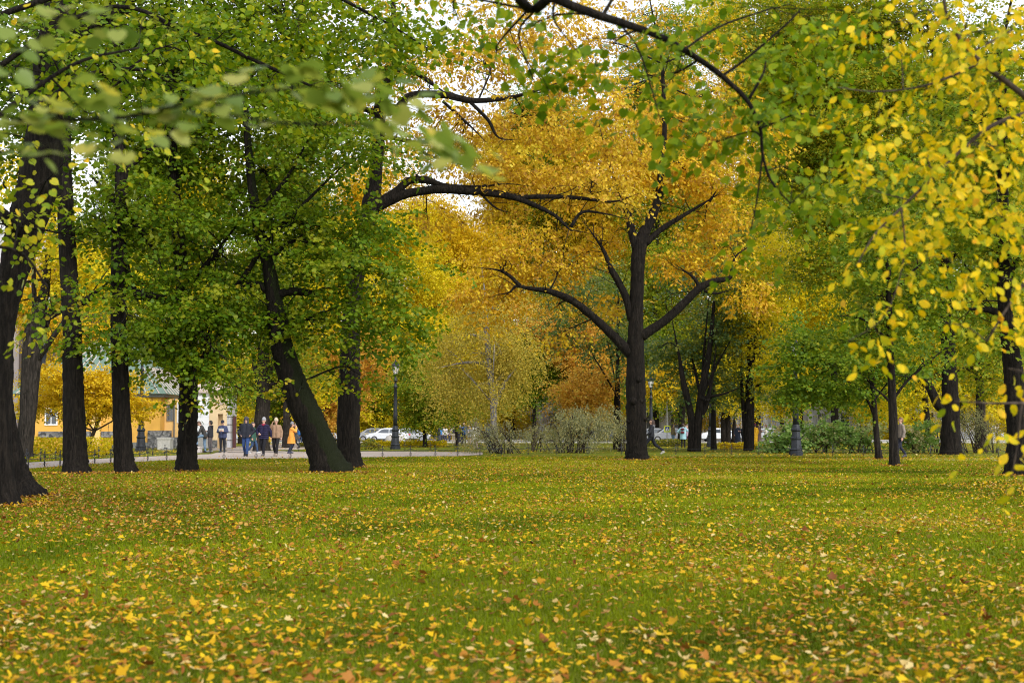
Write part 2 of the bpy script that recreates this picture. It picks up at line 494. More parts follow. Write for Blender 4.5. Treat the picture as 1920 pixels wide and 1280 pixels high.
def tree(label, base, d, limbs, blobs, leafmat, leaf=0.09, tm=T_ROUND, bark='bark', cov=2.2, seed=1, name='tree', group=None, per=14,
         tlen=0.9, droop=0.15, flare=True, r0=0.04, tilt=0.55, sides=14, wob=0.03, cat='tree', shift=0.0, flat=1.0, back=0.0, ck=1.0, twigs=1.0, knots=()):
    """limbs[0] is the trunk. blobs rows: (px, py, rx_px, ry_px[, depth offset, depth radius m, cov, shift])"""
    rng = np.random.default_rng(seed)
    root = empty(name, G(*base) if base else (0, 0, 0), label, cat, group)
    o = np.array(root.location)
    wood = MB(); skel = []
    for i, l in enumerate(limbs):
        limb(wood, l, d, sides=sides if i == 0 else max(6, sides - 5), flare=flare and i == 0, rng=rng, skel=skel, wob=wob)
    for (kx, ky, kr) in knots:  # scars where boughs were lost
        S = skel[0]; zc = W(kx, ky, d)[2]; k = int(np.argmin(np.abs(S[:, 2] - zc)))
        c = W(kx, ky, d); c = np.array((c[0], S[k, 1] - math.sqrt(max(0, S[k, 3] ** 2 - (c[0] - S[k, 0]) ** 2)) * .92, zc)); r_ = kr * d / FPX
        wood.lathe([(r_ * .05, -r_), (r_ * .7, -r_ * .7), (r_, 0), (r_ * .7, r_ * .7), (r_ * .05, r_)], 10, c)
    for i, S in enumerate(list(skel)):
        m = int(np.linalg.norm(np.diff(S[:, :3], axis=0), axis=1).sum() / (.45 if i else 1.1) * twigs)
        for q in range(m):
            k = int(rng.integers(len(S) // (6 if i else 2), len(S) - 1))
            t = unit(S[k + 1, :3] - S[k, :3]) * .5 + rng.normal(size=3) * np.array((.8, .8, .55)) + np.array((0, 0, .15))
            L = rng.uniform(.4, 1.7) * (1 if i else 1.3)
            t = unit(t); k1 = S[k, :3] + t * L * .5 + rng.normal(size=3) * .09 * L; k2 = k1 + unit(t + rng.normal(size=3) * .45 - np.array((0, 0, .2))) * L * .5
            r_ = min(.022, S[k, 3] * .45)
            wood.tube(spline([S[k, :3], k1, k2], 7), np.linspace(r_, .004, 7), 4)
            k3 = k1 + unit(t + rng.normal(size=3) * .8) * L * .4
            wood.tube([k1, (k1 + k3) / 2 + rng.normal(size=3) * .04, k3], [r_ * .55, r_ * .4, .003], 4)
    SK = np.vstack(skel)
    cr = Crown(rng, leaf, tm, per, tlen, droop, tilt)
    for b in blobs:
        dd = d + back + (b[4] if len(b) > 4 else 0)
        c = W(b[0], b[1], dd)
        rx, rz = b[2] * dd / FPX, b[3] * dd / FPX
        ry = b[5] if len(b) > 5 and b[5] else 0.8 * (rx + rz) / 2
        cr.blob(c, (rx, ry, rz), (b[6] if len(b) > 6 and b[6] else cov) * ck, wood, SK, r0, (b[7] if len(b) > 7 else 0) + shift, flat=flat)
    wood.v = [v - o for v in wood.v]
    cr.P = [p - o for p in cr.P]
    wood.build('trunk', M[bark], root, True)
    cr.build('crown', M[leafmat], root)
    return root


def bgtree(label, bx, by, lean, crowns, leafmat, w=12, leaf=0.17, bark='bark_far', cov=1.6, seed=1, group='trees across the park', nb=7, tm=T_TINY, d=None, extra=(), droop=0.15, tlen=1.3, name='tree', per=16, split=0.46, back=0.0):
    """a farther tree: straight trunk to (lean, top) and a crown of sub blobs in each ellipse (cx, cy, rx, ry)"""
    rng = np.random.default_rng(seed)
    d = d or gd(by)
    top = min(c[1] for c in crowns)
    lim = [[(bx, by, w), ((bx * 2 + lean) / 3 + rng.normal() * 2, by * 0.66 + top * 0.34, w * 0.8), ((bx + lean * 2) / 3 + rng.normal() * 3, by * 0.33 + top * 0.67, w * 0.55), (lean, top, w * 0.25)]]
    lim += list(extra)
    bl = []
    for (cx, cy, rx, ry) in crowns:
        lw = w * (.2 if bark == 'birch' else .4)
        lim.append([(lim[0][1][0], lim[0][1][1], lw), ((lim[0][1][0] + cx) / 2, cy * 0.6 + lim[0][1][1] * 0.4 + 8, lw * 0.75, rng.normal()), (cx, cy, lw * 0.45, rng.normal() * 2)])
        for k in range(nb):
            a = rng.uniform(0, 2 * math.pi); q = rng.random() ** 0.5 * 0.72
            bl.append((cx + rx * q * math.cos(a), cy + ry * q * math.sin(a), rx * split * rng.uniform(0.75, 1.25), ry * split * rng.uniform(0.75, 1.2), back + rng.normal() * rx * d / FPX * 0.45, None, cov, rng.normal() * 0.07))
    return tree(label, (bx, by), d, lim, bl, leafmat, leaf, tm, bark, cov, seed, name, group, per=per, tlen=tlen, droop=droop, r0=0.05, sides=8, twigs=.3)

# ------------------------------------------------------------------ trees on and round the lawn
GL = 'old trees on the left of the lawn'
LIN = 'linden'
# big linden at the left edge
tree('thick dark fissured linden trunk cut by the left edge of the picture', (12, 948), gd(948),
     [[(10, 948, 48), (7, 900, 38), (6, 800, 30), (8, 700, 32), (10, 620, 32), (20, 540, 46), (38, 460, 62), (58, 390, 72), (78, 310, 74), (84, 220, 62), (96, 120, 62), (110, 30, 58), (118, -80, 50)],
      [(98, 110, 50), (150, 60, 44), (215, 22, 36), (290, -30, 28)], [(40, 440, 30), (5, 400, 24, -1), (-60, 330, 20, -2)],
      [(90, 200, 26), (150, 150, 18, -2), (250, 130, 13, -3), (330, 150, 9, -4)]],
     [(120, 90, 150, 70, -2, 2, 1.6), (280, 60, 150, 80, 1, 2, 1.4), (200, 170, 130, 50, -3, 1.5, 1.0), (60, 250, 90, 40, 2, 1.5, 1.0), (380, 120, 140, 80, -2, 2, 1.1), (20, 420, 40, 70, -1.5, 0.6, 0.55, 0.3), (150, -150, 320, 130, 1, 3, 0.8), (70, 50, 130, 80, 2, 2, 1.8), (30, 330, 60, 60, 3, 1.5, .8), (90, 560, 45, 40, 2.5, .8, 0.7, 0.25)],
     'L_green', 0.095, T_ROUND, 'bark', seed=11, ck=.8, flat=.5, tilt=.45, group=GL, r0=0.03, cov=1.6)
tree('dark leaning trunk half hidden behind the thick linden at the left edge', (46, 932), gd(932),
     [[(46, 932, 62), (36, 895, 42), (26, 850, 33), (16, 790, 27), (4, 700, 24), (-10, 580, 22), (-30, 420, 20), (-50, 200, 16)]],
     [(-60, 180, 150, 120, 0, 2, 1.2), (40, 130, 120, 90, 3, 1.5, 1.2)], 'L_green', 0.095, T_ROUND, 'bark', seed=12, ck=.8, flat=.5, group=GL)
tree('straight linden trunk, leftmost of the three in a row by the yellow hedge', (142, 888), gd(888),
     [[(142, 888, 46), (140, 840, 43), (138, 760, 39), (136, 680, 36), (134, 600, 34), (128, 500, 32), (123, 400, 30), (119, 320, 30), (117, 150, 25), (112, -60, 18)],
      [(125, 590, 14), (165, 560, 13), (215, 520, 9, 1)], [(118, 250, 14), (60, 180, 10, 1), (0, 150, 6, 2)]],
     [(150, 620, 70, 40, -1, 1, 0.9, .15), (60, 160, 130, 90, 2, 2, 1.3), (200, 230, 120, 80, 1.5, 2, 1.3), (180, 440, 70, 60, 1.5, 1.2, 1.2), (120, -120, 260, 140, 0, 3, .7), (150, 560, 60, 35, -2, .7, 0.9, .2), (240, 590, 70, 60, -1, 1, .9)],
     'L_green', 0.122, T_ROUND, 'bark', seed=13, ck=.6, flat=.45, tilt=.45, group=GL)
tree('linden trunk with a dark crooked bough, middle of the three in a row', (235, 887), gd(887),
     [[(235, 887, 37), (231, 850, 35), (228, 780, 32), (225, 700, 31), (222, 600, 30), (222, 500, 27), (223, 430, 26), (228, 350, 25), (222, 250, 22), (215, 120, 18), (208, -40, 14)],
      [(222, 455, 22), (232, 500, 23), (248, 545, 22), (285, 556, 17), (345, 558, 12), (400, 575, 8)],
      [(228, 390, 17), (200, 360, 14), (165, 325, 9)], [(230, 395, 12), (262, 430, 12), (290, 470, 10), (310, 520, 7)], [(225, 330, 14), (270, 290, 11), (350, 240, 8, -1)]],
     [(280, 380, 150, 100, 0, 2, 1.5), (330, 250, 160, 90, 1.5, 2, 1.5), (320, 530, 110, 80, 0, 1.6, 1.7), (210, 655, 60, 30, -1, .8, 1.2, .1), (330, 640, 90, 60, 1, 1.4, 1.5), (260, 100, 200, 90, 2, 2, 1.3), (220, -120, 280, 130, 0, 3, .7), (180, 430, 70, 80, 0, 1, 1.1)],
     'L_green', 0.122, T_ROUND, 'bark', seed=14, ck=.6, flat=.45, tilt=.45, group=GL)
tree('linden trunk hung with low green leaves, in front of the white gate pier', (349, 884), gd(884),
     [[(349, 884, 38), (350, 850, 37), (352, 800, 35), (353, 740, 34), (352, 650, 31), (345, 560, 28), (335, 450, 24), (325, 330, 20), (320, 200, 17), (318, 20, 12)],
      [(345, 550, 14), (400, 480, 11, -1), (460, 400, 8, -2)], [(350, 620, 12), (300, 560, 9), (250, 520, 7)], [(352, 690, 10), (400, 660, 8, -2), (430, 680, 5, -3)]],
     [(360, 690, 90, 40, -1.5, 1, 1.9), (300, 640, 80, 60, -1, 1.2, 1.7), (400, 600, 120, 80, -1, 1.6, 1.9), (420, 470, 150, 100, 0, 2, 1.8), (350, 330, 160, 110, 1.5, 2, 1.5), (440, 200, 160, 100, 1, 2, 1.4), (360, 745, 50, 18, -2, .6, 1.0, .3), (320, -60, 280, 140, 0, 3, .7), (480, 60, 140, 90, 0, 2, 1.2)],
     'L_green', 0.122, T_ROUND, 'bark', seed=15, ck=.6, flat=.45, tilt=.45, group=GL, shift=0.06)
tree('dark trunk leaning far to the left', (619, 886), gd(886),
     [[(619, 886, 66), (604, 845, 57), (587, 800, 53), (567, 760, 52), (550, 720, 49), (537, 680, 45), (526, 640, 39), (520, 600, 36), (514, 560, 30), (503, 500, 24), (486, 430, 20), (470, 330, 16), (460, 200, 11)],
      [(512, 556, 18), (545, 546, 16), (590, 550, 14), (610, 540, 10), (660, 537, 6)], [(512, 556, 16), (490, 536, 15), (462, 534, 13), (442, 542, 9)],
      [(444, 536, 9), (470, 500, 10), (500, 452, 10), (545, 408, 9), (590, 362, 9), (655, 300, 7), (690, 270, 5)], [(500, 490, 10), (560, 450, 8), (640, 490, 6), (700, 530, 4)], [(480, 400, 10), (540, 330, 7), (600, 220, 5)]],
     [(560, 420, 150, 90, 0, 2.2, 2.0), (640, 480, 120, 90, -.5, 2, 1.9), (500, 330, 150, 100, 1, 2.2, 1.7), (590, 250, 130, 90, 0, 2, 1.6), (680, 300, 90, 80, -1, 1.6, 1.5), (590, 600, 120, 70, 0, 1.8, 1.7), (700, 600, 110, 60, 0, 1.6, 1.6), (660, 690, 40, 60, 2, .7, .9, .2), (470, 600, 90, 60, 1, 1.4, 1.5), (745, 500, 70, 40, 0, 1.2, 1.3), (560, 735, 40, 25, -1.5, .5, 0.9, .35), (750, 605, 60, 35, -.5, 1, 1.2), (560, 120, 180, 100, 1, 2.4, 1.2), (690, 420, 70, 60, 0, 1.2, 1.5), (500, -80, 300, 140, 0, 3, .6), (640, 60, 150, 90, 2, 2.4, 2.2), (430, 60, 160, 90, 2, 2.4, 2.2), (250, 40, 150, 90, 3, 2.4, 2.0), (360, 160, 140, 80, 2, 2.4, 1.8)],
     'L_green', 0.122, T_ROUND, 'bark_lean', seed=16, ck=.6, flat=.45, tilt=.45, group=GL, shift=0.08)
# the oak whose long boughs cross the picture
tree('tall oak trunk right behind the leaning trunk, long boughs reaching right', (655, 877), gd(877),
     [[(655, 877, 46), (653, 840, 43), (653, 780, 42), (655, 720, 40), (656, 660, 37), (660, 590, 34), (668, 510, 32), (682, 440, 32), (695, 385, 34), (703, 330, 26), (709, 260, 24), (713, 200, 24), (724, 145, 21), (738, 100, 16), (738, 40, 11), (735, -40, 8)],
      [(694, 392, 26), (722, 378, 25), (760, 364, 19), (795, 358, 17), (830, 355, 18), (900, 360, 17), (960, 369, 16), (1000, 384, 15), (1040, 404, 13), (1068, 430, 10), (1080, 432, 7), (1115, 440, 4)],
      [(722, 376, 22), (745, 358, 17), (768, 339, 15), (800, 338, 15), (835, 348, 12), (900, 350, 9), (950, 345, 7), (1000, 350, 5)],
      [(970, 370, 9), (1035, 369, 9), (1090, 372, 9), (1150, 378, 8), (1200, 362, 5)], [(1070, 426, 7), (1092, 398, 6), (1140, 402, 5), (1190, 415, 4)],
      [(713, 205, 26), (745, 205, 20), (770, 180, 15), (830, 178, 15), (885, 189, 13), (950, 184, 12), (1000, 172, 10), (1045, 156, 7), (1090, 140, 4)],
      [(730, 128, 14), (775, 134, 12), (810, 158, 10), (840, 177, 9)], [(880, 190, 7), (915, 225, 7), (935, 258, 6), (975, 262, 4)], [(830, 190, 6), (880, 235, 5), (915, 270, 4)],
      [(710, 255, 10), (775, 268, 8), (800, 290, 6), (850, 305, 5), (890, 315, 4)], [(705, 210, 12), (660, 205, 9), (600, 240, 6)], [(900, 362, 5), (930, 390, 4), (960, 400, 3)]],
     [(760, 250, 70, 50, 0, 1.4, .9), (870, 240, 110, 60, .5, 1.6, 1.2), (980, 220, 110, 60, .5, 1.8, 1.5), (880, 310, 110, 40, 0, 1.5, 1.4), (1000, 320, 110, 50, 0, 1.6, 1.9), (1110, 340, 110, 50, 0, 1.6, 1.9), (1070, 150, 100, 60, 1, 1.6, 1.5), (760, 110, 90, 60, 0, 1.6, 1.0), (900, 120, 120, 60, 1.5, 1.8, 1.2), (800, 400, 60, 40, 1, 1.2, .7), (680, 170, 70, 70, .5, 1.4, 1.0), (1150, 240, 100, 70, 1, 1.6, 1.5), (700, -60, 260, 100, 0, 3, .6), (960, 30, 150, 70, 1.5, 2, 1.0), (950, 400, 60, 25, .5, 1, .8)],
     'L_oak', 0.15, T_OAK, 'bark', seed=17, name='tree', per=12, tlen=0.7, droop=0.35, tilt=0.8, r0=0.035, back=.9, ck=1.0, flat=.5)
# the golden oak in the middle
OK_ = 'L_oak2'
tree('golden leaved oak standing in the middle of the lawn', (1195, 862), gd(862),
     [[(1195, 862, 40), (1194, 840, 38), (1193, 780, 37), (1192, 720, 36), (1192, 650, 31), (1193, 590, 27), (1195, 530, 25), (1197, 480, 26), (1205, 445, 24), (1216, 420, 19), (1228, 392, 17), (1236, 365, 15), (1241, 310, 12), (1246, 240, 9), (1242, 120, 6)],
      [(1182, 662, 24), (1165, 645, 20), (1135, 615, 17), (1105, 588, 16), (1070, 562, 15), (1030, 546, 13), (995, 541, 11), (968, 537, 10), (955, 548, 8), (932, 553, 6), (915, 560, 4)],
      [(975, 536, 9), (955, 517, 7), (932, 506, 6), (880, 500, 3)], [(1186, 600, 18), (1174, 558, 15), (1158, 525, 14), (1145, 503, 13), (1132, 470, 11), (1112, 440, 8), (1090, 410, 5)],
      [(1202, 630, 22), (1225, 616, 18), (1255, 594, 17), (1285, 566, 16), (1312, 540, 15), (1340, 527, 13), (1368, 521, 12), (1372, 502, 10), (1379, 481, 9), (1395, 468, 7), (1412, 458, 5)],
      [(1312, 540, 8), (1300, 520, 7), (1265, 495, 5)], [(1210, 458, 12), (1240, 430, 11), (1280, 405, 9), (1325, 378, 8), (1355, 360, 5)], [(1330, 378, 6), (1345, 355, 4)],
      [(1194, 470, 18), (1184, 430, 16), (1176, 395, 14), (1160, 360, 10), (1140, 300, 7), (1120, 220, 5)], [(1320, 545, 6), (1345, 550, 5), (1380, 540, 3)]],
     [(950, 490, 85, 45, 0, 1.5, 2.1), (915, 555, 65, 45, 0, 1.2, 2.1), (1040, 500, 80, 45, 0, 1.4, 1.3), (1010, 440, 90, 45, .5, 1.5, 1.2), (1130, 350, 110, 55, 0, 2, 1.8), (1200, 300, 120, 60, 0, 2, 1.9), (1290, 330, 110, 60, 0, 1.8, 1.7), (1260, 480, 80, 40, 0, 1.3, 1.6), (1350, 470, 60, 40, 0, 1, 1.2), (1395, 550, 50, 40, 0, .9, 1.7), (1320, 420, 80, 40, 0, 1.3, 1.3), (1090, 250, 110, 50, 1, 2, 1.3), (1290, 240, 120, 50, 1, 2, 1.3), (1050, 570, 45, 25, 0, .8, 1.1), (1060, 620, 50, 25, 1, .8, .9), (1180, 180, 140, 55, 1, 2.2, .9), (1340, 170, 100, 50, 1, 2, .8), (1150, 80, 150, 50, 1, 2.4, .5), (1300, 80, 120, 50, 1, 2, .45), (1130, 440, 60, 50, 1, 1.2, 1.2), (1200, -60, 260, 90, 1, 3, .4), (1030, 90, 130, 50, 2, 2, .6), (1390, 280, 70, 60, 1, 1.6, 1.2), (1230, 20, 200, 50, 2, 2.4, .4), (1160, 560, 40, 40, .5, .8, .9), (920, 610, 45, 20, 0, .8, .9), (1390, 390, 60, 40, 0, 1, 1.1)],
     OK_, 0.17, T_OAK, 'bark', seed=18, name='tree', per=12, tlen=0.8, droop=0.3, tilt=0.8, flat=0.42, back=1.1, ck=.85, knots=((1196, 712, 6), (1202, 752, 5), (1186, 752, 8), (1208, 785, 5), (1178, 790, 4)))

GR = 'young maples and old trees on the right'
tree('slim straight young maple trunk on the lawn edge beside the walking man', (1678, 874), gd(874),
     [[(1678, 874, 19), (1676, 840, 17), (1675, 790, 16), (1672, 720, 14), (1669, 650, 13), (1667, 580, 11), (1665, 480, 9), (1663, 360, 6)],
      [(1677, 745, 6), (1700, 715, 5), (1730, 688, 5), (1770, 655, 4), (1820, 620, 3)], [(1675, 760, 6), (1650, 735, 4), (1620, 715, 3)], [(1668, 640, 5), (1620, 600, 4, -1), (1560, 590, 3, -1)], [(1667, 560, 5), (1720, 500, 4), (1770, 470, 3)]],
     [(1640, 560, 120, 70, 0, 1.6, 1.1), (1740, 580, 90, 60, 0, 1.4, .9), (1660, 450, 120, 80, 0, 1.8, 1.2), (1600, 640, 80, 40, 0, 1.2, 1.1), (1760, 660, 70, 30, 0, 1, .6), (1700, 340, 110, 80, 0, 1.6, 1.1)],
     'L_ygreen', 0.12, T_ROUND, 'bark_far', seed=21, group=GR, per=14, tlen=.9, r0=.02, flat=.5, shift=-.1)
tree('thinner young maple with a leaning trunk and low layered crown', (1649, 861), gd(861),
     [[(1649, 861, 13), (1645, 830, 11), (1640, 770, 10), (1634, 700, 9), (1628, 640, 7), (1620, 540, 5)],
      [(1643, 790, 5), (1620, 740, 5), (1570, 700, 3)], [(1636, 720, 4), (1590, 690, 4), (1530, 720, 3)], [(1640, 750, 4), (1680, 700, 3, 1), (1720, 690, 2, 2)]],
     [(1540, 725, 85, 32, 0, 1.6, 1.3), (1590, 685, 110, 45, 0, 2, 1.4), (1610, 740, 80, 26, 0, 1.6, 1.1), (1570, 640, 90, 45, .5, 1.8, 1.1), (1680, 680, 80, 45, 1, 1.6, 1.0), (1495, 700, 55, 45, 0, 1.2, 1.7), (1500, 640, 50, 40, 0, 1.2, 1.5), (1650, 620, 80, 50, 1, 1.5, .9), (1500, 755, 45, 16, -.5, 1, 1.0)],
     'L_ygreen', 0.13, T_ROUND, 'bark_far', seed=22, group=GR, per=14, tlen=.9, r0=.02, flat=.45, shift=-0.25)
tree('stout grey linden trunk with a leaning dark bough behind the yellow twigs', (1785, 852), gd(852),
     [[(1785, 852, 38), (1783, 810, 34), (1783, 770, 32), (1780, 700, 28), (1776, 600, 24), (1772, 480, 20), (1768, 340, 14), (1765, 180, 10)],
      [(1782, 770, 22), (1760, 760, 18), (1740, 720, 17), (1712, 685, 12), (1680, 660, 9)], [(1776, 620, 12), (1720, 570, 11), (1660, 540, 9), (1600, 545, 6)], [(1772, 500, 12), (1840, 430, 9), (1890, 400, 6)], [(1770, 400, 10), (1690, 320, 8), (1600, 260, 5)]],
     [(1620, 480, 140, 80, 0, 3, 1.6), (1740, 440, 140, 90, 0, 3, 1.5), (1560, 400, 120, 90, 0, 2.8, 1.6), (1680, 300, 150, 90, 0, 3, 1.5), (1830, 330, 130, 110, 0, 3, 1.4), (1560, 260, 130, 90, 0, 2.8, 1.4), (1720, 170, 160, 90, 0, 3, 1.4), (1560, 120, 130, 80, 0, 3, 1.3), (1820, 150, 130, 100, 0, 3, 1.2), (1680, 40, 220, 70, 0, 3, 1.1), (1840, 560, 100, 80, 0, 2.4, 1.3), (1720, -100, 300, 100, 0, 3, .6), (1500, 330, 110, 90, 2, 3, 1.6), (1470, 180, 120, 100, 3, 3, 1.6), (1420, 60, 130, 90, 3, 3, 1.4), (1640, 200, 130, 90, 2, 3, 1.5), (1560, 30, 140, 70, 2, 3, 1.4), (1860, 700, 70, 60, 1, 1.8, 1.0), (1500, 500, 80, 70, 1, 2, .8)],
     'L_ygreen', 0.13, T_ROUND, 'bark', seed=23, group=GR, per=15, tlen=1.1, droop=.1, flat=.5, r0=.06, shift=.16)
tree('dark knobbly trunk at the right edge behind hanging yellow leaves', (1910, 892), gd(892),
     [[(1910, 892, 46), (1908, 860, 42), (1908, 820, 36), (1903, 760, 36), (1901, 700, 36), (1893, 640, 30), (1885, 580, 26), (1882, 500, 24), (1880, 400, 22), (1880, 250, 18), (1880, 80, 12)],
      [(1888, 600, 17), (1860, 582, 14), (1830, 580, 10), (1780, 575, 6)], [(1884, 560, 16), (1900, 500, 12), (1940, 440, 8)], [(1882, 440, 10), (1830, 390, 8), (1770, 350, 5)]],
     [(1870, 480, 100, 70, 0, 1.8, 1.4), (1800, 400, 110, 80, 0, 1.8, 1.3), (1900, 300, 110, 90, 0, 2, 1.3), (1820, 220, 110, 80, 0, 2, 1.2), (1880, 100, 120, 90, 0, 2, 1.1), (1880, 620, 60, 40, 0, 1, 1.0), (1950, -80, 200, 120, 0, 3, .6)],
     'L_ygreen', 0.12, T_MAPLE, 'bark', seed=24, group=GR, per=12, tlen=.9, shift=.05, flat=.6)

# ------------------------------------------------------------------ farther trees
bgtree('grey trunk with a mossy side limb beside the portico columns', 46, 857, 108, [(135, 480, 70, 80), (60, 340, 80, 70), (190, 520, 70, 60)], 'L_yellow', w=29, seed=31, cov=1.2, tm=T_ROUND, leaf=.14, bark='bark_pale', nb=5,
       extra=[[(46, 857, 30), (50, 760, 26), (55, 640, 25), (64, 590, 23), (78, 550, 20), (98, 470, 14)], [(60, 620, 18), (82, 600, 15), (118, 580, 15), (160, 556, 9)]])
bgtree('small orange and yellow maple in front of the yellow pavilion', 160, 848, 205, [(120, 730, 80, 45), (190, 735, 90, 45), (250, 760, 40, 25), (60, 760, 30, 20)], 'L_gold', w=9, seed=32, cov=2.0, tm=T_ROUND, leaf=.11, bark='twig', nb=7,
       extra=[[(160, 800, 7), (164, 788, 7), (172, 765, 6), (190, 755, 5), (208, 746, 4)]], tlen=.7)
bgtree('thick grey burred trunk behind the walking people', 490, 845, 500, [(500, 600, 100, 80), (470, 480, 110, 110), (540, 700, 60, 40), (430, 720, 60, 35)], 'L_ygreen', w=31, seed=33, cov=1.5, bark='bark_pale', leaf=.14, extra=[[(488, 800, 28), (496, 740, 28), (508, 690, 18), (530, 640, 10)], [(494, 745, 16), (478, 690, 12), (470, 640, 8)]])
bgtree('smooth grey trunk behind the woman in the orange coat', 538, 840, 540, [(560, 640, 90, 70), (600, 540, 100, 90), (590, 730, 50, 40)], 'L_yellow', w=18, seed=34, cov=1.4, bark='bark_pale', d=100)
bgtree('yellow maple right behind the white gate pier', 450, 832, 455, [(440, 760, 45, 50), (470, 700, 60, 50)], 'L_yellow', w=8, seed=35, cov=1.9)
bgtree('orange maple showing between the leaning trunk and the oak trunk', 610, 836, 610, [(605, 740, 60, 60), (700, 690, 55, 60), (600, 660, 60, 50)], 'L_orange', w=12, seed=36, cov=1.8)
bgtree('dark green maple behind the lamp post', 697, 828, 715, [(725, 730, 50, 60), (700, 650, 60, 60)], 'L_green', w=14, seed=37, bark='bark_pale', cov=1.8)
bgtree('weeping birch with white bark behind the grey willow bush', 928, 848, 905, [(900, 640, 110, 60), (870, 690, 90, 45), (960, 680, 80, 55), (900, 725, 90, 40), (835, 660, 65, 45), (930, 570, 90, 50)], 'L_birch', w=12, seed=38, bark='birch', leaf=.10, cov=1.1, droop=.7, nb=8, back=1.0, split=.36,
       extra=[[(928, 848, 15), (926, 800, 14), (924, 740, 13), (918, 690, 12), (915, 620, 10), (908, 540, 8), (900, 480, 5)], [(924, 770, 10), (945, 720, 9), (968, 690, 6)], [(918, 680, 9), (870, 680, 6), (820, 690, 4)], [(915, 640, 8), (890, 628, 6), (870, 630, 3)]])
bgtree('small yellow green maple with twin stems beside the lamp post', 795, 838, 796, [(800, 740, 65, 40), (830, 760, 60, 35), (785, 780, 35, 22), (805, 700, 55, 40)], 'L_ygreen', w=5, seed=39, cov=1.8, tm=T_ROUND, leaf=.13, extra=[[(799, 838, 5), (798, 780, 4), (810, 730, 3)]])
bgtree('thin dark trunk with yellow leaves left of the willow bush', 857, 836, 857, [(850, 770, 60, 30), (880, 740, 60, 40)], 'L_olive', w=5, seed=40, cov=1.4)
bgtree('tall yellow tree rising behind the birch', 780, 826, 830, [(830, 480, 110, 90), (780, 420, 80, 70), (880, 560, 90, 80), (800, 580, 90, 60), (900, 440, 80, 70)], 'L_gold', w=16, seed=41, cov=1.9, leaf=.2, tlen=1.6, group='tall trees at the back of the park')
bgtree('deep green round maple between the birch and the orange maple', 1000, 834, 1005, [(1010, 690, 50, 60), (980, 740, 50, 40), (1000, 640, 50, 40)], 'L_green', w=8, seed=42, cov=2.0)
bgtree('orange maple behind the grey willow bushes', 1062, 834, 1075, [(1090, 670, 80, 45), (1050, 640, 70, 50), (1130, 700, 50, 40), (1030, 590, 80, 50)], 'L_orange', w=10, seed=43, cov=2.0)
bgtree('pale orange small tree close above the willow bush', 1085, 842, 1085, [(1080, 745, 60, 30), (1110, 720, 50, 28)], 'L_orange', w=7, seed=44, cov=1.7, tm=T_ROUND, leaf=.12)
bgtree('dark straight trunks left of the golden oak', 1160, 842, 1160, [(1120, 560, 100, 90), (1080, 620, 70, 50), (1160, 650, 60, 60)], 'L_blue', w=10, seed=45, cov=.9, extra=[[(1152, 842, 7), (1153, 760, 6), (1156, 680, 5)]])
bgtree('multi stemmed bluish green maple right behind the golden oak', 1303, 846, 1340, [(1330, 690, 90, 60), (1290, 640, 80, 60), (1380, 620, 80, 70), (1330, 550, 90, 70), (1340, 740, 70, 28), (1400, 720, 50, 40)], 'L_blue', w=18, seed=46, cov=.65, tm=T_ROUND, leaf=.15, nb=7, back=2.0,
       extra=[[(1296, 846, 16), (1297, 790, 15), (1288, 745, 15), (1280, 710, 16), (1272, 660, 13), (1258, 590, 9)], [(1308, 846, 14), (1310, 790, 14), (1325, 755, 13), (1338, 690, 9), (1345, 610, 7)]])
bgtree('straight dark trunk beside the multi stemmed maple', 1338, 843, 1340, [(1360, 520, 90, 80), (1420, 440, 80, 80)], 'L_olive', w=11, seed=47, cov=.7)
bgtree('twin dark trunks joined at the foot near the mustard coat', 1403, 845, 1410, [(1420, 640, 70, 60), (1400, 560, 80, 70), (1450, 700, 40, 30), (1440, 500, 80, 70)], 'L_yellow', w=17, seed=48, cov=1.1, extra=[[(1400, 845, 10), (1394, 770, 9), (1390, 700, 8), (1392, 620, 6)], [(1408, 845, 12), (1410, 770, 11), (1412, 690, 9)]])
bgtree('dark trunk beneath yellow leaves behind the crosswalk sign', 1276, 834, 1280, [(1270, 720, 60, 45), (1240, 700, 40, 50)], 'L_gold', w=13, seed=49, cov=1.7)
bgtree('bright yellow maple behind the flowering shrubs', 1465, 832, 1465, [(1460, 730, 55, 50), (1490, 690, 60, 50), (1440, 680, 40, 50)], 'L_yellow', w=9, seed=50, cov=2.1)
bgtree('bright yellow maple between the dark trunks', 1365, 830, 1368, [(1365, 750, 40, 30), (1370, 710, 60, 40)], 'L_yellow', w=12, seed=51, cov=1.9, extra=[[(1357, 830, 12), (1356, 780, 11), (1360, 740, 8)], [(1375, 830, 9), (1378, 770, 8)]])
bgtree('leaning dark trunk of a yellow tree at the right rear', 1745, 838, 1720, [(1740, 720, 60, 40), (1700, 640, 90, 60), (1760, 600, 80, 60)], 'L_yellow', w=14, seed=52, cov=1.4)
bgtree('dark trunk behind the twiggy willow on the right', 1838, 846, 1838, [(1850, 640, 80, 60), (1800, 560, 100, 70)], 'L_ygreen', w=22, seed=53, cov=1.4)
bgtree('dark trunk and yellow crown behind the shrubs near the slim maple', 1566, 836, 1566, [(1560, 600, 110, 80), (1600, 480, 110, 90), (1520, 540, 90, 80), (1640, 740, 50, 40)], 'L_yellow', w=16, seed=54, cov=1.5)
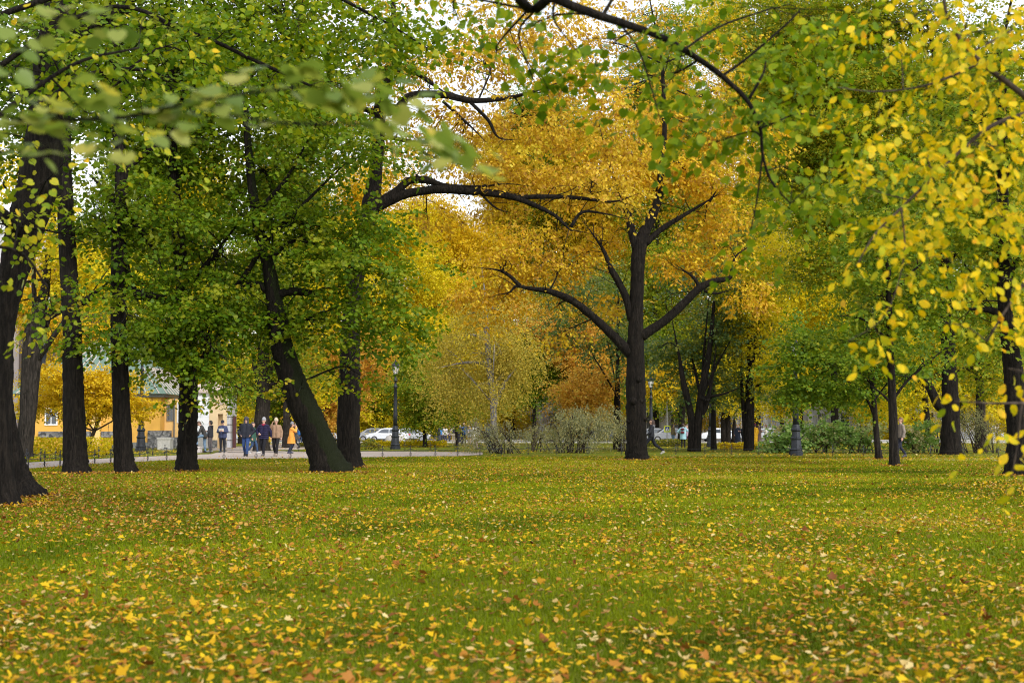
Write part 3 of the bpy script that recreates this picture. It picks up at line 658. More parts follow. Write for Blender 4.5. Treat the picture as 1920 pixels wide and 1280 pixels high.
# the back row, tall and loose
TB = 'tall trees at the back of the park'
rngb = np.random.default_rng(77)
for i, (bx, kind, mat, ty) in enumerate([
        (130, 'yellow tree left of the pavilion roof', 'L_gold', 470), (250, 'yellow green tree behind the pavilion', 'L_ygreen', 250), (330, 'tall yellow green tree over the pavilion', 'L_ygreen', 150), (410, 'yellow tree over the gate pier', 'L_yellow', 330),
        (560, 'green tree behind the leaning trunk', 'L_ygreen', 180), (650, 'gold tree behind the oak trunk', 'L_gold', 330), (740, 'yellow tree above the cream facade', 'L_yellow', 420), (850, 'gold tree behind the birch', 'L_gold', 400),
        (960, 'tall yellow tree left of the golden oak', 'L_gold', 240), (1060, 'tall yellow green tree left behind the golden oak', 'L_ygreen', 180), (1130, 'tall gold tree behind the dark trunks', 'L_gold', 300), (1230, 'tall green yellow tree behind the golden oak', 'L_ygreen', 60),
        (1310, 'orange yellow tree behind the blue green maple', 'L_gold', 200), (1420, 'tall yellow tree right of the golden oak', 'L_yellow', -30), (1500, 'tall green yellow tree behind the shrubs', 'L_ygreen', -20),
        (1620, 'tall yellow green tree behind the young maples', 'L_ygreen', 60), (1700, 'gold tree behind the walking man', 'L_yellow', 250), (1790, 'yellow green tree behind the stout linden', 'L_ygreen', 120), (1890, 'yellow tree behind the right edge trunk', 'L_yellow', 200)]):
    by = 826 + float(rngb.uniform(-1.5, 2))
    h = 800 - ty
    cr = [(bx + rngb.normal() * 18, ty + h * q, 95 + rngb.uniform(-15, 25), min(h * 0.2 + 20, 110)) for q in ((0.08, 0.34, 0.6, 0.82) if h < 480 else (0.06, 0.22, 0.38, 0.54, 0.7, 0.86))]
    bgtree(kind, bx, by, bx + rngb.normal() * 15, cr, mat, w=13, seed=100 + i, cov=1.5, leaf=.22, nb=7, tlen=1.8, group=TB)

# ------------------------------------------------------------------ boughs reaching in from trees just outside the picture
def near_tree(label, foot, trunk, boughs, blobs, rows, mat, leaf, tm, bark='bark', seed=1, per=9, tlen=.45, droop=.2, tilt=.45, cov=1.0, ratio=.7):
    """trunk rows (x, y, z, radius); boughs rows as world rows or ('px', px, py, d, width); rows = boughs that carry leaves along them"""
    rng = np.random.default_rng(seed)
    root = empty('tree', foot, label, 'tree', 'trees whose boughs reach into the picture from outside')
    o = np.array(foot, float)
    wood = MB(); sk = []

    def world(p):
        if p[0] == 'px':
            return (*W(p[1], p[2], p[3]), p[4] / 2 * p[3] / FPX)
        return p
    for i, b in enumerate([trunk] + boughs + rows):
        S = spline([world(p) for p in b], max(8, 6 * len(b)))
        wood.tube(S[:, :3], S[:, 3], 14 if i == 0 else 8, wob=0.03, rng=rng)
        sk.append(S)
    SK = np.vstack(sk)
    cr = Crown(rng, leaf, tm, per, tlen, droop, tilt, ratio)
    for b in blobs:
        c = W(b[0], b[1], b[4]); rx, rz = b[2] * b[4] / FPX, b[3] * b[4] / FPX
        n = int((b[6] if len(b) > 6 else cov) * math.pi * rx * rz / (leaf ** 2 * ratio))
        cr.blob(c, (rx, b[5], rz), 1, wood, SK, 0.008, 0, sub=max(3, n // 28), n=n)
    for b in rows:
        S = spline([world(p) for p in b], 40)
        T = np.gradient(S[:, :3], axis=0)
        m = int(np.linalg.norm(T, axis=1).sum() / (tlen * .62))
        k = rng.integers(2, 40, m)
        d = unit(T[k]) + rng.normal(size=(m, 3)) * np.array((.55, .55, .22))
        cr.sprays(S[k, :3], d, tlen * rng.uniform(.5, 1, m), rng.random(m))
    wood.v = [v - o for v in wood.v]
    cr.P = [p - o for p in cr.P]
    wood.build('trunk', M[bark], root, True)
    cr.build('crown', M[mat], root, curl=.35)
    return root


P_ = lambda *a: ('px', *a)
near_tree('out of focus pale green linden bough hanging close before the left trees', (-3.6, 3.6, 0),
          [(-3.6, 3.6, -.1, .16), (-3.55, 3.6, 1.0, .13), (-3.6, 3.62, 2.2, .11), (-3.5, 3.7, 4.2, .08)], [],
          [(0, 25, 90, 30, 3.4, .2, .5), (-10, 130, 30, 30, 3.3, .1, .6)],
          [[(-3.55, 3.6, 1.9, .03), P_(-160, 235, 3.35, 12), P_(60, 225, 3.3, 9), P_(230, 220, 3.25, 8), P_(400, 185, 3.2, 6), P_(600, 160, 3.2, 4), P_(660, 165, 3.2, 3)],
           [P_(-120, 280, 3.4, 8), P_(0, 285, 3.3, 7), P_(110, 285, 3.25, 5), P_(190, 275, 3.2, 4)],
           [P_(380, 205, 3.2, 6), P_(520, 230, 3.1, 5), P_(680, 235, 3.1, 4), P_(790, 265, 3.1, 3), P_(850, 290, 3.1, 2)]],
          'L_blur', .050, T_LINDEN, seed=61, per=9, tlen=.24, droop=.06, tilt=.16)
near_tree('yellow green linden boughs hanging before the thick trunk at the left edge', (-5.2, 9.6, 0),
          [(-5.2, 9.6, -.1, .2), (-5.15, 9.6, 1.5, .17), (-5.1, 9.7, 4, .14), (-5.0, 9.8, 7, .08)],
          [[(-5.12, 9.6, 2.6, .05), P_(-120, 300, 9.8, 14), P_(20, 200, 9.9, 10), P_(140, 120, 10, 7), P_(260, 90, 10.2, 4)], [(-5.12, 9.6, 2.2, .04), P_(-100, 470, 9.8, 10), P_(30, 470, 10, 6), P_(90, 540, 10, 4)]],
          [(60, 60, 110, 80, 10, .6, .55), (200, 90, 110, 60, 10, .6, .5), (50, 200, 90, 60, 10.3, .5, .6), (180, 210, 120, 60, 10.5, .5, .45), (90, 310, 90, 50, 10, .5, .5), (330, 60, 90, 60, 11, .6, .5), (45, 390, 40, 40, 10.2, .4, .55), (45, 470, 40, 50, 10, .4, .7), (90, 500, 30, 40, 10, .3, .4), (100, 600, 40, 20, 10.5, .3, .4)],
          [], 'L_nearyg', .062, T_LINDEN, seed=62, per=8, tlen=.35, cov=.5)
near_tree('dark linden bough with round green leaves slanting down from the top edge', (-1.3, -2.2, 0),
          [(-1.3, -2.2, -.1, .3), (-1.28, -2.2, 2, .24), (-1.2, -2.1, 4.5, .2), (-1.1, -2.0, 8, .12)],
          [[(-1.22, -2.15, 3.6, .08), (-.9, 1.5, 4.4, .06), P_(940, -70, 7.0, 22), P_(1040, -4, 7.4, 20), P_(1110, 25, 7.6, 18), P_(1180, 48, 7.7, 16), P_(1240, 70, 7.8, 14), P_(1300, 105, 7.9, 12), P_(1350, 140, 8, 11), P_(1400, 188, 8, 9), P_(1425, 240, 8, 7), P_(1430, 290, 8, 6), P_(1446, 340, 8, 5), P_(1482, 382, 8, 3)],
           [P_(1355, 142, 8, 6), P_(1400, 110, 8, 5), P_(1470, 50, 8, 4), P_(1500, 20, 8, 3)], [P_(1405, 185, 8, 6), P_(1430, 140, 8, 5), P_(1436, 115, 8, 3)],
           [P_(1160, 42, 7.7, 5), P_(1200, 100, 7.6, 4), P_(1240, 230, 7.5, 2)], [P_(1130, 30, 7.7, 8), P_(1150, -5, 7.7, 6), P_(1165, -40, 7.7, 5)], [P_(1430, 290, 8, 4), P_(1420, 370, 8, 3), P_(1408, 430, 8, 2)],
           [P_(1280, 95, 7.9, 5), P_(1350, 50, 8.2, 4), P_(1450, 15, 8.4, 3)], [P_(1040, 0, 7.4, 6), P_(1040, 40, 7.4, 4), P_(1085, 100, 7.3, 2)]],
          [(1380, 15, 90, 40, 8.65, .6, 1.36), (1640, 60, 70, 60, 8.85, .6, 1.10), (1000, 45, 110, 45, 8.05, 0.56, 1.30), (930, 100, 70, 40, 8.25, 0.56, 1.17), (860, 40, 110, 40, 8.95, 0.70, 1.17), (1150, 80, 100, 50, 8.05, 0.56, 1.95), (1260, 140, 110, 70, 8.05, 0.70, 2.21), (1230, 230, 70, 60, 7.95, 0.42, 1.82), (1360, 200, 80, 60, 8.35, 0.56, 2.34), (1440, 230, 90, 70, 8.45, 0.56, 2.21), (1330, 60, 100, 40, 8.45, 0.56, 1.30), (1450, 90, 90, 60, 8.65, 0.56, 1.56), (1540, 130, 80, 80, 8.65, 0.56, 1.69), (1470, 330, 80, 60, 8.45, 0.56, 1.82), (1420, 420, 55, 50, 8.45, 0.42, 1.82), (1560, 230, 80, 70, 8.65, 0.56, 1.56), (1560, 30, 90, 40, 8.85, 0.56, 1.30), (1520, 390, 60, 40, 8.45, 0.42, 1.56), (1330, 270, 60, 40, 8.25, 0.42, 1.17), (1000, 150, 50, 20, 8.05, 0.42, 1.04), (1590, 330, 60, 50, 8.65, 0.42, 1.30)],
          [], 'L_near', .056, T_LINDEN, seed=63, per=7, tlen=.26, droop=.3)
near_tree('thin linden twigs with light green leaves across the top behind the blurred bough', (-9.2, 19, 0),
          [(-9.2, 19, -.1, .25), (-9.1, 19, 3, .2), (-9.0, 19.2, 7, .12), (-8.9, 19.3, 10, .06)],
          [[(-9.1, 19.1, 4.5, .06), P_(150, 30, 19, 9), P_(350, 60, 19, 8), P_(480, 115, 19, 7), P_(580, 160, 19, 5)], [(-9.0, 19.2, 6.2, .06), P_(300, -60, 19, 9), P_(560, -30, 19.5, 8), P_(700, 30, 20, 6), P_(800, 90, 20, 3)]],
          [(420, 60, 110, 60, 19, .8, 2.03), (560, 50, 120, 70, 19.5, .9, 2.25), (700, 50, 120, 70, 20, .9, 2.03), (800, 120, 90, 50, 20, .7, 1.12), (650, 160, 90, 50, 19.5, .7, 1.35), (500, 170, 110, 60, 19, .8, 1.58), (840, 40, 90, 50, 20, .7, 1.35)],
          [], 'L_near', .085, T_LINDEN, seed=64, per=9, tlen=.6, droop=.2)
near_tree('elm boughs with large hanging yellow leaves down the right side', (4.6, 7.7, 0),
          [(4.6, 7.7, -.1, .15), (4.55, 7.7, 1.2, .12), (4.5, 7.6, 2.8, .1), (4.3, 7.5, 5, .06)],
          [[(4.48, 7.6, 3.0, .03), P_(2060, 300, 7.44, 16), P_(1920, 180, 7.20, 12), P_(1830, 108, 7.20, 9), P_(1780, 40, 7.20, 7), P_(1765, -30, 7.20, 5)],
           [(4.52, 7.65, 2.2, .025), P_(2020, 190, 7.32, 12), P_(1920, 214, 7.20, 9), P_(1860, 236, 7.08, 8), P_(1810, 275, 7.08, 7), P_(1750, 332, 6.96, 6), P_(1690, 390, 6.96, 5), P_(1640, 440, 6.96, 4), P_(1605, 500, 6.96, 3)],
           [P_(1840, 118, 7.20, 5), P_(1780, 145, 7.20, 5), P_(1720, 164, 7.20, 4), P_(1640, 172, 7.20, 3), P_(1570, 164, 7.20, 2)],
           [(4.53, 7.66, 1.6, .02), P_(2000, 760, 6.72, 7), P_(1920, 756, 6.48, 6), P_(1860, 756, 6.48, 4), P_(1790, 752, 6.48, 2)],
           [P_(1690, 390, 6.96, 4), P_(1695, 480, 6.96, 3), P_(1660, 590, 6.96, 2), P_(1590, 640, 6.96, 1.5)], [P_(2000, 420, 7.20, 8), P_(1900, 560, 6.96, 5), P_(1850, 640, 6.84, 4)], [P_(2000, 600, 6.96, 7), P_(1930, 700, 6.72, 5), P_(1905, 850, 6.60, 3), P_(1896, 895, 6.60, 2)]],
          [(2020, 150, 100, 120, 7.4, .5, 0.65), (2080, 400, 100, 120, 7.4, .5, 0.50), (2010, 640, 70, 70, 7.0, .4, 0.43), (1640, 120, 80, 70, 7.60, .5, 0.42), (1900, 30, 60, 60, 7.4, .4, 1.01), (1620, 350, 60, 60, 7.4, .4, 0.51), (1810, 60, 130, 70, 7.20, 0.68, 2.48), (1880, 150, 70, 80, 7.32, 0.59, 1.97), (1740, 170, 90, 50, 7.20, 0.59, 1.84), (1690, 60, 70, 60, 7.44, 0.59, 1.66), (1840, 280, 110, 60, 7.08, 0.59, 2.81), (1740, 290, 80, 60, 6.96, 0.59, 2.00), (1650, 260, 70, 60, 7.32, 0.59, 1.16), (1870, 400, 80, 70, 7.08, 0.59, 2.10), (1770, 400, 90, 55, 6.96, 0.59, 2.15), (1670, 430, 80, 50, 6.96, 0.59, 1.66), (1880, 520, 50, 50, 6.96, 0.49, 1.69), (1620, 490, 60, 40, 6.96, 0.49, 1.16), (1700, 520, 80, 40, 6.96, 0.49, 1.50), (1800, 500, 50, 30, 6.96, 0.39, 1.33), (1600, 640, 35, 18, 6.96, 0.23, 1.22), (1672, 640, 28, 30, 6.96, 0.20, 1.04), (1770, 605, 45, 30, 6.84, 0.29, 0.87), (1860, 620, 55, 45, 6.84, 0.39, 0.95), (1830, 750, 80, 22, 6.48, 0.29, 1.29), (1890, 690, 40, 40, 6.72, 0.39, 1.03), (1900, 830, 25, 40, 6.60, 0.29, 1.03), (1900, 890, 14, 14, 6.60, 0.12, 1.32), (1850, 800, 40, 20, 6.48, 0.20, 0.51), (1590, 560, 40, 30, 7.08, 0.39, 0.42)],
          [], 'L_neary', .058, T_OVAL, 'twig', seed=65, per=6, tlen=.22, droop=.35, tilt=.9, ratio=.55)

# ------------------------------------------------------------------ shrubs and hedges
def shrub(name, label, cat, base, blobs, mat, leaf, tm=T_SLIM, d=None, stems=7, cov=2.0, seed=1, bark='twig', group=None, droop=.2, sw=4, tlen=.5, lean=1.0, per=12):
    rng = np.random.default_rng(seed)
    d = d or gd(base[1])
    root = empty(name, G(*base), label, cat, group); o = np.array(root.location)
    wood = MB(); cr = Crown(rng, leaf, tm, per, tlen, droop, .7)
    for b in blobs:
        c = W(b[0], b[1], d + (b[4] if len(b) > 4 else 0)); rx, rz = b[2] * d / FPX, b[3] * d / FPX
        cr.blob(c, (rx, (b[5] if len(b) > 5 else .8 * rx), rz), b[6] if len(b) > 6 else cov)
    for k in range(stems):
        b = blobs[k % len(blobs)]
        e = W(b[0] + rng.normal() * b[2] * .5, b[1] + rng.normal() * b[3] * .4, d + rng.normal() * .5)
        s = o + np.array((rng.normal() * .15 * lean + (e[0] - o[0]) * .25 * (lean > 1), rng.normal() * .2, -.05))
        mid = s * .45 + e * .55 + np.array((0, 0, .25 * np.linalg.norm(e - s)))
        S = spline([s, mid, e], 9)
        r = sw / 2 * d / FPX
        wood.tube(S, np.linspace(r, r * .3, 9), 6)
    wood.v = [v - o for v in wood.v]; cr.P = [p - o for p in cr.P]
    wood.build('stem', M[bark], root, True); cr.build('foliage', M[mat], root)
    return root


GW = 'grey leaved weeping willow bushes behind the low fence'
shrub('willow_bush', 'twiggy brown grey weeping bush in front of the white birch trunk', 'bush', (955, 850), [(920, 800, 44, 22), (900, 814, 34, 18), (950, 812, 34, 22)], 'L_willow', .12, seed=71, stems=26, droop=.9, sw=2.2, group=GW, cov=1.7, lean=2)
shrub('willow_bush', 'small loose grey green bush between the two rounder willow bushes', 'bush', (1010, 846), [(1008, 812, 24, 16), (1020, 800, 18, 14)], 'L_willow', .12, seed=72, stems=14, droop=.8, sw=2, group=GW, cov=1.7, lean=2)
shrub('willow_bush', 'wide grey green dome shaped willow bush left of the golden oak', 'bush', (1070, 849), [(1085, 775, 60, 24), (1130, 785, 46, 26), (1060, 800, 48, 28), (1110, 805, 55, 24), (1045, 818, 22, 14)], 'L_willow', .13, seed=73, stems=18, droop=.8, sw=4, group=GW, cov=2.0, lean=2)
shrub('willow_bush', 'dark grey willow bush with dangling shoots just left of the oak trunk', 'bush', (1165, 846), [(1166, 795, 16, 24)], 'L_willow', .12, seed=74, stems=12, droop=.8, sw=2.5, group=GW, cov=1.7)
shrub('willow_bush', 'bare twiggy brown weeping bush behind the stout linden on the right', 'bush', (1840, 849), [(1830, 785, 50, 28), (1800, 795, 40, 26), (1860, 805, 34, 28)], 'L_willow', .10, seed=75, stems=34, droop=.8, sw=2.0, group=GW, cov=.7, lean=2)
shrub('willow_bush', 'small bare twiggy bush left of the stout linden on the right', 'bush', (1760, 848), [(1755, 800, 28, 26)], 'L_willow', .10, seed=76, stems=18, droop=.8, sw=1.8, group=GW, cov=.7, lean=2)
GS = 'flowering shrubs along the fence on the right'
for i, (bx, lab, bl) in enumerate([
        (1475, 'green shrub with fading cream flower heads beside the iron lamp base', [(1470, 810, 40, 22), (1450, 830, 30, 16), (1480, 828, 30, 18)]),
        (1535, 'broad green shrub with cream flower heads right of the iron lamp base', [(1530, 806, 44, 22), (1520, 825, 40, 18), (1560, 825, 30, 18)]),
        (1610, 'green flowering shrub between the lamp and the thin leaning maple', [(1610, 810, 40, 26), (1590, 828, 30, 16), (1628, 828, 24, 16)]),
        (1722, 'round bright green shrub right behind the walking man', [(1722, 812, 32, 26), (1735, 825, 22, 18), (1700, 822, 24, 18)])]):
    shrub('flowering_shrub', lab, 'shrub', (bx, 849), bl, 'L_shrub', .15, T_ROUND, seed=80 + i, stems=12, droop=.1, sw=2.2, group=GS, cov=1.6, lean=2)
shrub('low_shrub', 'low dark green shrub in front of the cream flowering shrubs', 'shrub', (1455, 849), [(1455, 842, 30, 8), (1480, 838, 24, 9)], 'L_shrub', .14, T_ROUND, seed=86, stems=6, sw=1.6, cov=1.8, lean=2)
shrub('small_shrub', 'small olive bush at the foot of the grey trunk near the white cars', 'shrub', (694, 842), [(694, 828, 14, 12)], 'L_olive', .12, T_ROUND, seed=87, stems=6, sw=1.2, cov=2)


def hedge(label, x0, x1, y, h_px, depth, mat, leaf, seed, cov=2.6):
    rng = np.random.default_rng(seed)
    a, b = G(x0, y), G(x1, y); d = gd(y); o = (a + b) / 2
    H = h_px * d / FPX; L = b[0] - a[0]
    root = empty('hedge', o, label, 'hedge', 'clipped hedges')
    n = int(cov * L * (H + depth) / leaf ** 2 * 1.1)
    P = np.stack([rng.uniform(-L / 2, L / 2, n), rng.uniform(0, depth, n), rng.uniform(.02, 1, n) * H], 1)
    P[:, 2] *= 1 - .12 * np.abs(2 * P[:, 1] / depth - 1) ** 3 + .06 * np.sin(P[:, 0] * 2.1) * np.cos(P[:, 0] * .9)
    sh = rng.random(n) < .7
    P[sh, 1] = np.where(rng.random(sh.sum()) < .6, rng.uniform(0, .12, sh.sum()), P[sh, 1])
    T = rng.normal(size=(n, 3)) + np.array((0, -.3, .4)); Nn = rng.normal(size=(n, 3)) + np.array((0, -.5, .8))
    me = leaves_mesh('foliage', P, T, Nn, leaf * rng.uniform(.7, 1.2, n), rng.random(n), rng.random(n), T_ROUND)
    link('foliage', me, M[mat], root)
    w = MB()
    for k in range(int(L / .35)):
        x = -L / 2 + .2 + k * .35
        w.tube([(x, depth / 2, -.05), (x + rng.normal() * .05, depth / 2, H * .4), (x + rng.normal() * .15, depth / 2 + rng.normal() * .1, H * .85)], [.025, .018, .006], 5)
    w.tube([(-L / 2 + .1, depth / 2, .05), (L / 2 - .1, depth / 2, .05)], .03, 5)
    w.build('stem', M['twig'], root)
    return root


hedge('long clipped yellow hedge before the yellow pavilion', 40, 213, 853, 33, 1.3, 'L_yellow', .10, 91)
hedge('low yellow leaf strewn hedge behind the lamp post by the path', 690, 835, 838, 11, 2.0, 'L_yellow', .14, 92)
hedge('low olive hedge before the woman in the pale blue jacket', 1212, 1296, 837, 13, 1.2, 'L_olive', .12, 93)
hedge('low amber hedge behind the twin dark trunks', 1350, 1432, 843, 13, 1.2, 'L_gold', .12, 94)
hedge('low yellow hedge beyond the iron fence left of the willow bushes', 560, 640, 838, 8, 1.2, 'L_olive', .12, 95)

# ------------------------------------------------------------------ ground
def sheet(name, pts, z, mat, kind='structure'):
    m = MB(); m.poly([(p[0], p[1], z) for p in pts])
    o = m.build(name, mat)
    o['kind'] = kind
    return o


m_, nt, b = nodes('grass ground')
n1, n2, n3 = noise(nt, .35, 4), noise(nt, 9, 5), noise(nt, 1.6, 4)
c = ramp(nt, n2, [(.3, (.060, .075, .006)), (.5, (.105, .13, .006)), (.72, (.17, .18, .010))])
c1 = mix(nt, ramp(nt, n1, [(.42, (0, 0, 0)), (.62, (1, 1, 1))]).outputs[0], c.outputs[0], mix(nt, .5, c.outputs[0], (.16, .15, .010)))
c2 = mix(nt, ramp(nt, n3, [(.6, (0, 0, 0)), (.75, (1, 1, 1))]).outputs[0], c1, (.11, .085, .022))
nt.links.new(c2, b.inputs['Base Color']); b.inputs['Roughness'].default_value = .9; b.inputs['Specular IOR Level'].default_value = .1
bump(nt, b, noise(nt, 40, 4), .6, .03)
M['ground'] = m_
g = MB()
g.poly([(-420, -30, 0), (420, -30, 0), (420, 900, 0), (-420, 900, 0)])
lawn = g.build('lawn', M['ground']); lawn['kind'] = 'structure'

m_, nt, b = nodes('gravel path')
n1, n2 = noise(nt, 55, 4), noise(nt, .8, 4)
c = ramp(nt, n1, [(.3, (.26, .21, .19)), (.7, (.50, .43, .39))])
nt.links.new(mix(nt, ramp(nt, n2, [(.4, (0, 0, 0)), (.7, (.6, .6, .6))]).outputs[0], c.outputs[0], (.34, .26, .18)), b.inputs['Base Color'])
b.inputs['Roughness'].default_value = .95
bump(nt, b, n1, .5, .02)
M['gravel'] = m_
near_edge = [(-120, 893), (-20, 884), (57, 878), (108, 874), (205, 868), (314, 863), (420, 860.5), (500, 859.5), (573, 859), (640, 858), (716, 857), (787, 856), (862, 854.5), (905, 852)]
far_edge = [(905, 848), (800, 846), (690, 846), (620, 847), (560, 846), (470, 844), (420, 845), (396, 851), (318, 854), (203, 859), (86, 865), (-20, 871), (-120, 877)]
sheet('path', [G(*p) for p in near_edge] + [G(*p) for p in far_edge], .006, M['gravel'])
side = [(1478, 858), (1560, 861), (1660, 862.5), (1745, 863), (1834, 863.5), (2020, 865)]
side_b = [(2020, 858), (1834, 858), (1745, 858), (1660, 858), (1560, 857.5), (1478, 856.5)]
sheet('path', [G(*p) for p in side] + [G(*p) for p in side_b], .006, M['gravel'])
sheet('forecourt', [G(395, 845), G(470, 844), G(560, 842.5), (-14, 139, 0), (-22, 139, 0), (-20.5, 97.5, 0)], .004, M['gravel'])
M['asphalt'] = plain('asphalt', (.16, .16, .165), .9, .2, 3, bmp=.2)
M['kerb'] = plain('granite', (.42, .40, .38), .8, .15, 8, bmp=.3)
sheet('road', [(-220, 140, 0), (220, 140, 0), (220, 165, 0), (-220, 165, 0)], .005, M['asphalt'])
k = MB(); k.box(-220, 220, 139.7, 140, -.1, .13); k.box(-220, 220, 165, 165.3, -.1, .13)
kb = k.build('kerb', M['kerb']); kb['kind'] = 'structure'
sheet('pavement', [(-220, 165.3, 0), (220, 165.3, 0), (220, 200, 0), (-220, 200, 0)], .12, M['kerb'])

# fallen leaves and grass: nobody could count them
rng = np.random.default_rng(5)


def field(n, y0, y1, power):
    """n ground points inside the view, thinner with distance as 1 / y ** power"""
    q = rng.random(n)
    a = 1 - power + 1
    y = (y0 ** a + q * (y1 ** a - y0 ** a)) ** (1 / a)
    x = rng.uniform(-1, 1, n) * (y * .40 + 2.4)
    return x, y


def vnoise(x, y, s, seed):
    r = np.random.default_rng(seed); g_ = r.random((64, 64))
    u, v = x / s + 1000, y / s + 1000
    i, j = np.floor(u).astype(int), np.floor(v).astype(int); fu, fv = u - i, v - j
    fu, fv = fu * fu * (3 - 2 * fu), fv * fv * (3 - 2 * fv)
    A = lambda a, b_: g_[a % 64, b_ % 64]
    return (A(i, j) * (1 - fu) + A(i + 1, j) * fu) * (1 - fv) + (A(i, j + 1) * (1 - fu) + A(i + 1, j + 1) * fu) * fv


def py_of(y): return 807 + CAM_H * FPX / y


# path polygons in plan, so that grass keeps off the gravel
NE = np.array([G(*p)[:2] for p in near_edge]); FE = np.array([G(*p)[:2] for p in far_edge][::-1])


def on_path(x, y):
    yn = np.interp(x, NE[:, 0], NE[:, 1]); yf = np.interp(x, FE[:, 0], FE[:, 1])
    return (x < NE[-1, 0]) & (y > yn) & (y < yf)


x, y = field(580000, 5.2, 66, 1.75)
ok = ~on_path(x, y)
x, y = x[ok], y[ok]; n = len(x)
h = rng.uniform(.018, .045, n) * (1 + .5 * (vnoise(x, y, 1.7, 3) - .5))
wd = np.maximum(.0022, .00042 * y) * rng.uniform(.8, 1.4, n)
az = rng.uniform(0, 2 * math.pi, n); ln = rng.uniform(.1, .8, n) * h
ux, uy = np.cos(az), np.sin(az)
b0 = np.stack([x - uy * wd, y + ux * wd, np.full(n, -.005)], 1); b1 = np.stack([x + uy * wd, y - ux * wd, np.full(n, -.005)], 1)
mx = np.stack([x + ux * ln * .35, y + uy * ln * .35, h * .62], 1)
m0 = mx + np.stack([-uy * wd * .7, ux * wd * .7, 0 * h], 1); m1 = mx - np.stack([-uy * wd * .7, ux * wd * .7, 0 * h], 1)
tp = np.stack([x + ux * ln, y + uy * ln, h], 1)
V = np.stack([b0, b1, m1, m0, tp], 1).reshape(-1, 3)
base = np.arange(n)[:, None] * 5
loops = np.concatenate([base + np.array([[0, 1, 2, 3]]), base + np.array([[3, 2, 4]])], 1).ravel()
tot = np.tile([4, 3], n); st = np.concatenate([[0], np.cumsum(tot)[:-1]])
me = bpy.data.meshes.new('grass')
me.vertices.add(len(V)); me.vertices.foreach_set('co', V.astype(np.float32).ravel())
me.loops.add(len(loops)); me.loops.foreach_set('vertex_index', loops.astype(np.int32))
me.polygons.add(len(tot)); me.polygons.foreach_set('loop_start', st.astype(np.int32)); me.polygons.foreach_set('loop_total', tot.astype(np.int32))
pat = np.clip(.65 * vnoise(x, y, 6, 8) + .5 * vnoise(x, y, .9, 9) + .3 * rng.random(n) - .25 + .10 * np.clip((y - 25) / 25, 0, 1), 0, 1)
for nm in ('rnd', 'clu'):
    a = me.attributes.new(nm, 'FLOAT', 'FACE'); a.data.foreach_set('value', np.repeat(pat, 2).astype(np.float32))
me.update(calc_edges=True)
M['grass'] = leaf_mat('grass blade', [(0, (.048, .072, .003)), (.3, (.108, .150, .003)), (.65, (.208, .246, .005)), (.9, (.30, .29, .012)), (1, (.36, .28, .05))], trans=.35, gloss=.08, rough=.7)
link('grass', me, M['grass'])['kind'] = 'stuff'


def litter(name, x, y, size, rsh, tm, flatness=.38, z0=.019):
    n = len(x)
    T = np.stack([rng.normal(size=n), rng.normal(size=n), rng.normal(size=n) * flatness], 1)
    Nn = np.stack([rng.normal(size=n) * flatness, rng.normal(size=n) * flatness, np.where(rng.random(n) < .5, 1, -1)], 1)
    P = np.stack([x, y, rng.uniform(0, .03, n) + z0], 1)
    return leaves_mesh(name, P, T, Nn, size, np.clip(rsh, 0, 1), rng.random(n), tm, curl=rng.normal(size=n) * .7)


def thin(x, y, keep):
    k_ = rng.random(len(x)) < keep
    return x[k_], y[k_]


for tm, cnt, s0, s1, r0_, r1_, pw, y1 in ((T_LINDEN, 21500, .022, .044, .36, 1.0, 1.5, 66), (T_MAPLE, 5600, .04, .08, .05, .95, 1.45, 66), (T_OAK, 12500, .03, .066, .05, .7, 1.6, 66), (T_ROUND, 30000, .026, .052, .1, .85, .8, 66), (T_SLIM, 104000, .025, .055, .03, .9, 1.1, 66)):
    x, y = field(cnt, 5.2, y1, pw)
    pyv = py_of(y); pxv = 960 + x / y * FPX
    k1 = .22 + 1.4 * np.clip(vnoise(x, y, 2.6, 21) - .33, 0, 1) + .5 * np.clip(vnoise(x, y, .7, 22) - .4, 0, 1)
    k1 += 1.3 * np.clip(1 - ((pxv - 150) / 480) ** 2, 0, 1) * np.clip((y - 16) / 8, 0, 1) * np.clip((38 - y) / 8, 0, 1)
    k1 += .16 * np.clip((14 - y) / 6, 0, 1)
    k1 *= np.clip((pyv - 849) / 12, .25, 1)
    k1 *= np.where(on_path(x, y), .12, 1)
    x, y = thin(x, y, np.clip(k1, 0, 1))
    pxv = 960 + x / y * FPX
    brown = 1.4 * np.clip(1 - ((pxv - 200) / 560) ** 2, 0, 1) * np.clip((y - 12) / 8, 0, 1) * np.clip((46 - y) / 8, 0, 1)
    band = np.clip(1 - np.abs(y - 46) / 14, 0, 1) * (pxv > 640)
    rr = rng.uniform(r0_, r1_, len(x)); 
    pull = rng.random(len(x)) < .55 * brown + .45 * band
    rr = np.where(pull, rr * .42, rr)
    me = litter('fallen_leaves', x, y, rng.uniform(s0, s1, len(x)) * (1 + .004 * y), rr, tm)
    link('fallen_leaves', me, M['L_fallen'])['kind'] = 'stuff'
